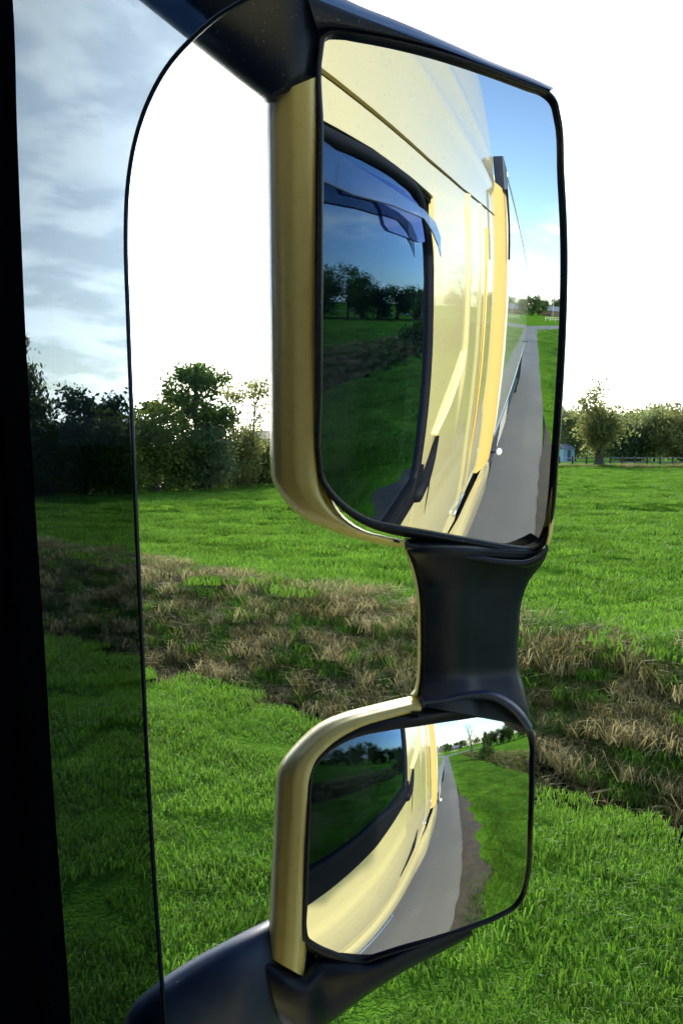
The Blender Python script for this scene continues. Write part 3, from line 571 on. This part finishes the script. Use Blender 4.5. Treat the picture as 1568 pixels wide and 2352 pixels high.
gcol = proto('grass_source', [tuft('tuft', 1500, 0.95, 0.02, 0.075, 0.0075, 1.1, M['blade'], 1), tuft('tuft', 1500, 0.95, 0.02, 0.07, 0.0075, 1.2, M['blade'], 2), tuft('tuft', 1300, 0.95, 0.025, 0.09, 0.008, 1.1, M['blade2'], 3), tuft('tuft', 1300, 0.95, 0.02, 0.08, 0.0075, 1.1, M['blade2'], 14)])
fcol = proto('field_source', [tuft('tuft', 420, 1.3, 0.05, 0.13, 0.020, 0.8, M['blade'], 4), tuft('tuft', 420, 1.3, 0.05, 0.11, 0.020, 0.9, M['blade'], 5), tuft('tuft', 360, 1.2, 0.07, 0.17, 0.022, 0.8, M['blade2'], 6)])
bcol = proto('bank_source', [tuft('tuft', 300, 0.6, 0.08, 0.28, 0.010, 1.3, M['straw'], 7), tuft('tuft', 300, 0.6, 0.08, 0.26, 0.010, 1.3, M['reed'], 8), tuft('tuft', 320, 0.6, 0.08, 0.22, 0.010, 1.1, M['blade2'], 9), tuft('tuft', 320, 0.6, 0.07, 0.22, 0.010, 1.2, M['blade2'], 10), tuft('tuft', 320, 0.65, 0.07, 0.24, 0.010, 1.3, M['straw'], 12), tuft('tuft', 300, 0.6, 0.08, 0.24, 0.010, 1.3, M['reed'], 13)])
def scatter(name, P, coll, smin, smax, label, seed):
    me = bpy.data.meshes.new(name); me.vertices.add(len(P)); me.vertices.foreach_set('co', np.asarray(P, np.float32).ravel()); me.update()
    o = bpy.data.objects.new(name, me); COL.objects.link(o); tag(o, label, 'grass', kind='stuff')
    ng = bpy.data.node_groups.new(name, 'GeometryNodeTree'); ng.interface.new_socket('Geometry', in_out='INPUT', socket_type='NodeSocketGeometry'); ng.interface.new_socket('Geometry', in_out='OUTPUT', socket_type='NodeSocketGeometry')
    n = ng.nodes.new; l = ng.links.new; gi = n('NodeGroupInput'); go = n('NodeGroupOutput'); mp = n('GeometryNodeMeshToPoints'); l(gi.outputs[0], mp.inputs[0])
    ci = n('GeometryNodeCollectionInfo'); ci.inputs[0].default_value = coll; ci.inputs['Separate Children'].default_value = True; ci.inputs['Reset Children'].default_value = True
    ip = n('GeometryNodeInstanceOnPoints'); l(mp.outputs[0], ip.inputs['Points']); l(ci.outputs[0], ip.inputs['Instance']); ip.inputs['Pick Instance'].default_value = True
    rv = n('FunctionNodeRandomValue'); rv.data_type = 'FLOAT_VECTOR'; rv.inputs['Max'].default_value = (0.12, 0.12, 6.28); rv.inputs['Seed'].default_value = seed
    e2 = n('FunctionNodeEulerToRotation'); l(rv.outputs[0], e2.inputs[0]); l(e2.outputs[0], ip.inputs['Rotation'])
    rs = n('FunctionNodeRandomValue'); rs.data_type = 'FLOAT'; rs.inputs[2].default_value = smin; rs.inputs[3].default_value = smax; rs.inputs['Seed'].default_value = seed + 1; l(rs.outputs[1], ip.inputs['Scale'])
    ri = n('FunctionNodeRandomValue'); ri.data_type = 'INT'; ri.inputs[4].default_value = 0; ri.inputs[5].default_value = len(coll.objects) - 1; ri.inputs['Seed'].default_value = seed + 2; l(ri.outputs[2], ip.inputs['Instance Index'])
    l(ip.outputs[0], go.inputs[0]); md = o.modifiers.new('scatter', 'NODES'); md.node_group = ng; return o
def cells(x0, x1, y0, y1, step, keep=None):
    X, Y = np.meshgrid(np.arange(x0, x1, step), np.arange(y0, y1, step)); X = X.ravel() + (rng.random(X.size) - 0.5) * step; Y = Y.ravel() + (rng.random(Y.size) - 0.5) * step
    if keep is not None: k = keep(X, Y); X, Y = X[k], Y[k]
    return np.stack([X, Y, gz(X, Y)], 1)
def lane_gap(X, Y):
    d = np.sqrt(((np.stack([X, Y], 1)[:, None, :] - cl[None, ::2, :]) ** 2).sum(2)).min(1); return d > 3.3
P1 = cells(2.2, 5.75, -34, 26, 0.55)
P1 = np.vstack([P1, cells(2.2, 5.75, -60, -34, 1.0)])
scatter('verge_grass', P1, gcol, 0.8, 1.25, 'short green grass on the verge beside the lane', 21)
vis = lambda X, Y: (X * math.cos(YAW) - Y * math.sin(YAW) < 0.48 * (X * math.sin(YAW) + Y * math.cos(YAW))) & (X * math.cos(YAW) - Y * math.sin(YAW) > -0.42 * (X * math.sin(YAW) + Y * math.cos(YAW)))
P2 = np.vstack([cells(9.7, 46, -8, 50, 0.85, vis), cells(9.7, 18, -40, -4, 1.2), cells(46, 92, -12, 62, 1.5, vis), cells(12, 46, 50, 95, 1.5, vis)])
scatter('field_grass', P2, fcol, 0.8, 1.3, 'bright green grass of the wide field beyond the ditch', 31)
P3 = np.vstack([cells(7.42, 9.55, -30, 26, 0.26), cells(7.42, 9.55, -60, -30, 0.7)]); 
scatter('bank_grass', P3, bcol, 0.7, 1.25, 'long dry tan and green grass on the ditch bank', 41)

# ------------------------------------------------------------------ trees and shrubs
def at(px, depth):
    d = fw.copy(); h = np.array([math.sin(YAW), math.cos(YAW)]); q = h * depth + np.array([rt[0], rt[1]]) * (px - CX) / F * depth; return float(q[0]), float(q[1])
def branch_pts(p, d, ln, n, r, droop=0.0, jit=0.18):
    P = [p]; d = d / np.linalg.norm(d)
    for i in range(n):
        d = d + (r.random(3) - 0.5) * jit * 2; d[2] -= droop * (i + 1) / n; d /= np.linalg.norm(d); P.append(P[-1] + d * ln / n)
    return np.array(P)
def make_tree(name, label, cat, x, y, h, w, leaf, bark, seed, nl=5000, ls=0.2, trunk=0.22, limbs=11, droop=0.0, sparse=1.0, tr=None, shape='round', group=None, stems=1, lean=0.0):
    r = np.random.default_rng(seed); z = float(gz(x, y)) if abs(x) < 2000 else 0.0
    t = empty(name, label, cat, (x, y, z - 0.05), group); A = Acc(); tips = []
    tr = tr or h * 0.028
    for s in range(stems):
        b0 = np.array([(r.random() - 0.5) * w * 0.25 * (stems > 1), (r.random() - 0.5) * w * 0.25 * (stems > 1), 0.0])
        tk = branch_pts(b0, np.array([lean + (r.random() - .5) * 0.3 * (stems > 1), (r.random() - .5) * 0.3 * (stems > 1), 1.0]), h * 0.86, 8, r, 0, 0.10); rr = np.linspace(tr, tr * 0.18, len(tk)); rr[0] *= 1.35
        A.add(*tube(tk, rr, 7))
        for k in range(max(2, limbs // stems)):
            f = trunk + (0.96 - trunk) * (k + r.random()) / max(2, limbs // stems); i = f * (len(tk) - 1); i0 = int(min(i, len(tk) - 2)); p = tk[i0] + (tk[i0 + 1] - tk[i0]) * (i - i0)
            if shape == 'round': prof = math.sin(math.pi * min(0.97, max(0.12, (f - trunk) / (1 - trunk) * 0.86 + 0.10))) ** 0.6
            elif shape == 'fan': prof = 0.35 + 0.75 * (f - trunk) / (1 - trunk)
            elif shape == 'cone': prof = 1.05 - 0.9 * (f - trunk) / (1 - trunk)
            else: prof = 0.8
            q = r.random() * 2 * math.pi + k * 2.4; upv = 0.25 + 0.9 * r.random()
            if shape == 'fan': upv = 1.2 + r.random()
            ln = w * 0.5 * prof * (0.75 + 0.5 * r.random()) * math.sqrt(1 + min(upv, 1) ** 2 * 0.35)
            bp = branch_pts(p, np.array([math.cos(q), math.sin(q), upv]), ln, 5, r, droop); br = np.linspace(rr[i0] * 0.55, 0.02, 6); A.add(*tube(bp, br, 5, False)); tips.append((bp[-1], ln)); tips.append((bp[3], ln))
            for _ in range(4):
                j = r.integers(1, 5); bq = branch_pts(bp[j], (bp[j] - bp[j - 1]) / ln * 5 + (r.random(3) - 0.5) * 2.0, ln * (0.3 + 0.3 * r.random()), 3, r, droop * 1.5); A.add(*tube(bq, [br[j] * 0.5, br[j] * 0.35, 0.016, 0.01], 4, False)); tips.append((bq[-1], ln)); tips.append((bq[2], ln))
        tips.append((tk[-1], w * 0.35))
    A.build('trunk', bark, t)
    if nl:
        nt_ = len(tips); c = np.array([p for p, _ in tips]); sz = np.array([l for _, l in tips]); wt = np.maximum(sz, w * 0.12); wt = wt / wt.sum() * (0.35 + 1.3 * r.random(nt_)); wt /= wt.sum()
        k = r.choice(nt_, nl, p=wt); sg = np.clip(sz[k] * 0.20, w * 0.035, w * 0.085) * sparse
        off = r.normal(size=(nl, 3)) * sg[:, None] * np.array([1, 1, 0.75]); off[:, 2] -= droop * np.abs(r.normal(size=nl)) * w * 0.18
        P = c[k] + off; P[:, 2] = np.maximum(P[:, 2], 0.08)
        a = r.normal(size=(nl, 3)); a /= np.linalg.norm(a, axis=1)[:, None]; b = np.cross(a, r.normal(size=(nl, 3))); b /= np.linalg.norm(b, axis=1)[:, None]; s = ls * (0.5 + r.random(nl))[:, None]
        if droop > 0.2: a[:, 2] -= 1.4; a /= np.linalg.norm(a, axis=1)[:, None]
        L_ = a * s * 0.62; Wd = b * s * 0.30
        V = np.stack([P - L_, P + Wd - L_ * 0.1, P + L_, P - Wd - L_ * 0.1], 1).reshape(-1, 3)
        fast_mesh('crown', V, np.arange(nl * 4).reshape(-1, 4), leaf, t)
    return t
m = NM('bark'); nz = m.noise(9, 5, 0.6, stretch=(3, 3, 0.6)); M['bark'] = m.end(m.bsdf(Base_Color=m.mix(nz, (0.035, 0.028, 0.02), (0.10, 0.085, 0.065)), Roughness=0.9, Normal=m.bump(nz, 0.8, 0.03)))
M['oak'] = leafmat('oak_leaves', (0.040, 0.085, 0.014), (0.11, 0.170, 0.030), 0.5)
M['dkleaf'] = leafmat('dark_leaves', (0.026, 0.060, 0.014), (0.070, 0.115, 0.026), 0.45)
M['shrub'] = leafmat('shrub_leaves', (0.045, 0.090, 0.014), (0.12, 0.160, 0.026), 0.5)
M['willow'] = leafmat('grey_green_willow_leaves', (0.080, 0.125, 0.055), (0.17, 0.22, 0.10), 0.6)
M['olive'] = leafmat('olive_autumn_leaves', (0.12, 0.145, 0.042), (0.24, 0.245, 0.085), 0.68)
M['rust'] = leafmat('russet_leaves', (0.060, 0.045, 0.018), (0.140, 0.085, 0.030), 0.35)
M['pale'] = leafmat('haze_paled_yellow_green_leaves', (0.13, 0.17, 0.06), (0.28, 0.31, 0.13), 0.6)  # leaf colour lightened to stand in for haze over the distant trees
HZ = 1022.0
def base_depth(y): return 2.45 * F / (y - HZ)
def tp(name, label, cat, px, base, top, wpx, leaf, seed, **kw):
    d = kw.pop('depth', base_depth(base)); x, y = at(px, d); return make_tree(name, label, cat, x, y, (base - top) / F * d * 1.02, wpx / F * d, M[leaf], M['bark'], seed, **kw)
# left group, about 45 to 55 m away
tp('willow_tree', 'tall drooping grey-green tree half hidden by the black window pillar', 'tree', 72, 1140, 668, 150, 'willow', 101, sparse=1.2, nl=11000, ls=0.20, droop=0.5, limbs=20, trunk=0.10)
tp('broadleaf_tree', 'dark wide tree seen wholly through the smoked deflector', 'tree', 212, 1136, 908, 170, 'dkleaf', 102, nl=8000, ls=0.19, limbs=16, trunk=0.20, stems=2)
tp('broadleaf_tree', 'smaller tree right behind the dark edge of the deflector', 'tree', 345, 1130, 898, 110, 'oak', 103, nl=4600, ls=0.17, limbs=12, trunk=0.25)
tp('oak_tree', 'tall dark oak standing out against the white sky', 'tree', 462, 1126, 832, 165, 'oak', 104, nl=7500, sparse=0.85, ls=0.19, limbs=20, trunk=0.30, tr=0.24)
tp('sparse_tree', 'thin nearly bare tree between the oak and the yellow mirror cover', 'tree', 556, 1120, 880, 105, 'olive', 105, nl=2200, ls=0.16, limbs=18, trunk=0.25, stems=2, shape='fan', tr=0.14, sparse=1.3)
SH = [('round dark shrub at the foot of the willow by the pillar', 105, 1143, 985, 130, 'dkleaf', 5200), ('dark thicket below the wide tree behind the deflector', 190, 1140, 985, 150, 'dkleaf', 6000), ('rust-tinged shrub just left of the deflector edge', 268, 1139, 965, 120, 'shrub', 5200),
      ('deep green bush just right of the deflector edge', 350, 1134, 960, 140, 'shrub', 6500), ('low dark bush under the left side of the oak', 418, 1130, 975, 110, 'dkleaf', 5000), ('grey-green willow shrub right below the oak', 478, 1127, 985, 110, 'willow', 5600),
      ('brownish shrub in front of the sparse tree', 545, 1122, 1000, 90, 'olive', 4600), ('small yellow-green shrub touching the yellow mirror cover', 606, 1117, 1010, 80, 'shrub', 3600)]
for i, (lb, px, by, ty, w, lf, nl) in enumerate(SH):
    tp('hedge_shrub', lb, 'shrub', px, by, ty, w, lf, 120 + i, nl=nl, ls=0.16, limbs=16, trunk=0.03, stems=4, shape='bush', sparse=2.0, group='shrubs under the left trees', tr=0.05)
und = proto('undergrowth_source', [tuft('tuft', 260, 1.3, 0.3, 1.1, 0.10, 0.8, M['dkleaf'], 61), tuft('tuft', 260, 1.3, 0.2, 0.8, 0.10, 0.9, M['shrub'], 62)])
PU = []
for i in range(150):
    px = 40 + 610 * rng.random(); d_ = base_depth(np.interp(px, [40, 650], [1143, 1116])) + 1.5 + 2.5 * rng.random(); x, y = at(px, d_); PU.append((x, y, float(gz(x, y))))
scatter('hedge_undergrowth', np.array(PU), und, 0.7, 1.2, 'dense dark undergrowth at the foot of the left trees', 71)
# right group, about 100 m away behind the wire fence
tp('pollard_willow', 'pollard willow with a stout trunk right of the upper mirror', 'tree', 1374, 1073, 978, 140, 'olive', 141, nl=6000, ls=0.30, limbs=22, trunk=0.36, shape='fan', tr=0.62, droop=0.1)
tp('broadleaf_tree', 'pale green tree at the right edge of the upper mirror', 'tree', 1318, 1058, 966, 110, 'pale', 142, nl=11000, sparse=1.5, ls=0.36, limbs=14, trunk=0.12)
tp('broadleaf_tree', 'blue-green rounded tree right beside the pollard willow', 'tree', 1440, 1060, 983, 110, 'willow', 143, nl=11000, sparse=1.5, ls=0.36, limbs=14, trunk=0.08)
tp('broadleaf_tree', 'yellowish tree second from the right edge of the picture', 'tree', 1500, 1060, 966, 123, 'pale', 144, nl=11000, sparse=1.5, ls=0.36, limbs=14, trunk=0.10)
tp('broadleaf_tree', 'dark olive tree cut by the right edge of the picture', 'tree', 1566, 1062, 970, 110, 'olive', 145, nl=11000, sparse=1.5, ls=0.36, limbs=14, trunk=0.08)
for i, (px, ty, w) in enumerate([(1300, 985, 80), (1365, 990, 110), (1410, 980, 90), (1470, 970, 110), (1535, 966, 110), (1600, 962, 110)]):
    x, y = at(px, 190 + 8 * i)
    make_tree('far_tree', ['far pale tree behind the blue shed', 'far tree showing through the pollard willow crown', 'far dim tree between the pollard and blue-green tree', 'far grey-green tree behind the yellowish tree', 'far hazy tree left of the dark olive tree', 'farthest tree at the right picture edge'][i], 'tree', x, y, (1050 - ty) / F * 180, w / F * 250, M[['willow', 'pale', 'shrub', 'willow', 'shrub', 'willow'][i]], M['bark'], 160 + i, nl=6000, ls=0.6, limbs=12, trunk=0.05, sparse=1.4, group='far trees beyond the fence')
def leaf_mass(name, n, w, h, ls, mat, seed):
    r = np.random.default_rng(seed); c = r.normal(size=(26, 3)) * np.array([w * 0.22, w * 0.22, h * 0.16]) + np.array([0, 0, h * 0.5]); k = r.integers(0, 26, n); P = c[k] + r.normal(size=(n, 3)) * np.array([w, w, h]) * 0.075; P[:, 2] = np.clip(P[:, 2], 0.05, h)
    a = r.normal(size=(n, 3)); a /= np.linalg.norm(a, axis=1)[:, None]; b = np.cross(a, r.normal(size=(n, 3))); b /= np.linalg.norm(b, axis=1)[:, None]; q = ls * (0.5 + r.random(n))[:, None]
    return fast_mesh(name, np.stack([P - a * q, P + b * q * 0.6, P + a * q, P - b * q * 0.6], 1).reshape(-1, 3), np.arange(n * 4).reshape(-1, 4), mat, False)
wood = proto('wood_source', [leaf_mass('clump', 2200, 11, 8, 0.45, M['willow'], 81), leaf_mass('clump', 2200, 12, 7, 0.45, M['shrub'], 82), leaf_mass('clump', 2200, 10, 7.5, 0.45, M['olive'], 83)])
PW = [(math.sin(math.radians(a_)) * d_, math.cos(math.radians(a_)) * d_, 0.0) for a_, d_ in zip(np.linspace(63, 128, 75), 185 + 30 * rng.random(75))]
tag(scatter('far_wood', np.array(PW), wood, 0.7, 1.15, 'distant belt of trees closing the field on the right', 91), None, 'trees')
# wire fence in front of the right-hand trees
dF = 112; fx = [1283, 1313, 1345, 1400, 1427, 1456, 1484, 1514, 1543, 1572, 1602]
fence = empty('wire_fence', 'low wire fence on wooden posts in front of the willows', 'fence', (*at(1440, dF), 0)); fl = np.array([*at(1440, dF), 0])
M['post'] = plastic('weathered_wood', (0.06, 0.048, 0.035), 0.9)
pts = [np.array([*at(px, dF), 0.0]) - fl for px in fx]
for p in pts:
    V, Fc = tube([p + [0, 0, -0.2], p + [0, 0, 1.15], p + [0, 0, 1.2]], [0.11, 0.10, 0.05], 8); mesh('post', V, Fc, M['post'], fence)
for z in (0.55, 1.0):
    V, Fc = tube([p + [0, 0, z] for p in pts], 0.02, 4); mesh('wire', V, Fc, M['chrome'], fence)
# rough growth along the fence line
P4 = []
for i in range(170):
    px = 1270 + 340 * rng.random(); x, y = at(px, dF - 4 + 4 * rng.random()); P4.append((x, y, 0.0))
scatter('fence_weeds', np.array(P4), bcol, 1.2, 2.6, 'rough weeds growing along the wire fence', 51)
# small blue-white shed at the mirror's right edge
x, y = at(1287, 150); M['shed'] = paint('pale_blue_boards', (0.40, 0.55, 0.66), 0.6, 0.0); M['slate'] = plastic('slate_roof', (0.10, 0.12, 0.15), 0.7)
shed = empty('garden_shed', 'tiny pale blue shed at the right edge of the upper mirror', 'shed', (x, y, 0)); box('wall', (-1.4, -1.4, 0), (1.4, 1.4, 1.9), M['shed'], shed)
mesh('roof', [(-1.6, -1.6, 1.9), (1.6, -1.6, 1.9), (1.6, 1.6, 1.9), (-1.6, 1.6, 1.9), (-1.6, 0, 2.6), (1.6, 0, 2.6)], [(0, 1, 5, 4), (2, 3, 4, 5), (1, 2, 5), (3, 0, 4), (0, 3, 2, 1)], M['slate'], shed, False)
box('door', (-0.4, -1.43, 0.05), (0.4, -1.403, 1.7), M['slate'], shed)
# farmhouse glimpsed behind the shrubs beside the yellow cover
x, y = at(600, 78); M['brick'] = plastic('red_brick', (0.24, 0.09, 0.055), 0.85); M['rooft'] = plastic('grey_roof_tiles', (0.13, 0.13, 0.135), 0.6); M['white'] = paint('white_window_paint', (0.75, 0.76, 0.77), 0.5, 0.0); M['pane'] = plastic('dark_pane', (0.02, 0.025, 0.03), 0.1)
hs = empty('farmhouse', 'brick farmhouse with grey roof glimpsed between shrubs and mirror cover', 'house', (x, y, -0.5)); hs.rotation_euler = (0, 0, -YAW)
box('wall', (-1.8, -3, 0), (6, 3, 2.7), M['brick'], hs)
mesh('roof', [(-2.2, -3.4, 2.6), (6.4, -3.4, 2.6), (6.4, 3.4, 2.6), (-2.2, 3.4, 2.6), (-1.2, 0, 4.0), (6.4, 0, 4.4)], [(0, 1, 5, 4), (2, 3, 4, 5), (1, 2, 5), (3, 0, 4), (0, 3, 2, 1)], M['rooft'], hs, False)
for wx in (-1.1, 0.6, 2.4):
    wd = box('window', (wx, -3.04, 0.8), (wx + 1.0, -3.003, 2.0), M['white'], hs); box('pane', (wx + 0.08, -3.06, 0.88), (wx + 0.92, -3.045, 1.92), M['pane'], wd)
# behind: what the mirrors and the window glass show
def back(az, dist): return math.sin(math.radians(az)) * dist + 0.7, -math.cos(math.radians(az)) * dist + 0.6
def bt(name, label, cat, az, dist, h, w, leaf, seed, **kw):
    x, y = back(az, dist); return make_tree(name, label, cat, x, y, h, w, M[leaf], M['bark'], seed, **kw)
bt('bare_tree', 'tall bare tree by the ditch, shown near the top of the lower mirror', 'tree', 9.2, 31, 5.6, 2.8, 'olive', 201, nl=400, ls=0.12, limbs=20, trunk=0.2, shape='fan', tr=0.15)
bt('conical_bush', 'dark upright conifer by the ditch, shown in the lower mirror', 'tree', 15.0, 25, 4.9, 2.6, 'dkleaf', 202, nl=6000, ls=0.14, limbs=22, trunk=0.05, shape='cone')
bt('broadleaf_tree', 'broad tree mirrored in the cab window glass', 'tree', 26.0, 62, 6.8, 6.6, 'oak', 203, nl=5200, ls=0.24, limbs=16, trunk=0.3)
bt('broadleaf_tree', 'taller tree at the left edge of the mirrored cab window', 'tree', 30.5, 60, 6.4, 6.0, 'oak', 204, nl=4600, ls=0.24, limbs=16, trunk=0.25)
for i, (az, d, h, w) in enumerate([(33, 64, 5, 6.5), (29.5, 66, 3.8, 6), (24, 66, 3.6, 6), (21.5, 66, 4.8, 5), (19, 68, 4.2, 6), (16, 70, 4.6, 5), (37, 64, 5, 8), (42, 64, 5.5, 8)]):
    bt('hedge_shrub', ['leafy hedge clump behind the mirrored taller tree', 'hedge clump between the two mirrored trees', 'low hedge clump right of the mirrored broad tree', 'rounded hedge clump in the middle of the mirrored window', 'hedge clump near the rear edge of the mirrored window', 'spiky hedge clump at the rear edge of the mirrored window', 'hedge clump behind to the right, left in the lower mirror', 'last hedge clump far right behind the truck'][i], 'shrub', az, d, h, w, 'dkleaf', 220 + i, nl=4000, ls=0.26, limbs=14, trunk=0.04, stems=3, group='hedge behind the truck')
HT = ['far tree at the end of the trailer on the mirrored horizon', 'far tree just right of the trailer end in the mirror', 'far tree left of the mirrored grey houses', 'far tree between the mirrored grey houses', 'far tree right of the mirrored grey houses', 'far tree at the right edge of the upper glass horizon', 'far tree on the lower mirror horizon left of the bare tree', 'far tree on the lower mirror horizon behind the bare tree', 'far tree hidden along the trailer side on the horizon']
for i, (az, d, h, w) in enumerate([(-0.2, 190, 8, 9), (1.0, 200, 6.5, 7), (2.2, 260, 6, 9), (3.1, 250, 7, 9), (4.2, 240, 8, 10), (5.5, 230, 8, 10), (7.5, 220, 7, 12), (11, 210, 7, 14), (-3, 220, 8, 12)]):
    bt('far_tree', HT[i], 'tree', az, d, h, w, 'dkleaf', 240 + i, nl=2200, ls=0.6, limbs=12, trunk=0.08, group='horizon trees behind the truck')
for i, (az, d) in enumerate([(2.4, 235), (3.8, 225)]):
    x, y = back(az, d); h2 = empty('far_house', ['low grey house on the mirrored horizon', 'second grey house on the mirrored horizon'][i], 'house', (x, y, 0)); box('wall', (-5, -3, 0), (5, 3, 2.6), M['post'], h2)
    mesh('roof', [(-5.4, -3.4, 2.6), (5.4, -3.4, 2.6), (5.4, 3.4, 2.6), (-5.4, 3.4, 2.6), (-4, 0, 5), (4, 0, 5)], [(0, 1, 5, 4), (2, 3, 4, 5), (1, 2, 5), (3, 0, 4), (0, 3, 2, 1)], M['slate'], h2, False)
x, y = back(2.9, 120); lp = empty('street_lamp', 'slender curved street lamp on the mirrored horizon', 'lamp post', (x, y, 0)); V, Fc = tube([(0, 0, 0), (0, 0, 6.4), (0.2, 0, 7.0), (0.8, 0, 7.3), (1.4, 0, 7.3)], [0.09, 0.06, 0.05, 0.05, 0.05], 8); mesh('pole', V, Fc, M['grey'], lp); box('lamp_head', (1.35, -0.12, 7.24), (2.0, 0.12, 7.36), M['grey'], lp, 0.03)
x, y = back(2.9, 112); wf_ = empty('rail_fence', 'short pale rail fence at the lane bend in the mirror', 'fence', (x, y, 0))
for k in range(4): box('post', (k * 1.4 - 2.1, -0.05, 0), (k * 1.4 - 2.0, 0.05, 1.0), M['grey'], wf_)
for z in (0.55, 0.95): box('rail', (-2.2, -0.10, z), (2.2, -0.055, z + 0.07), M['grey'], wf_)
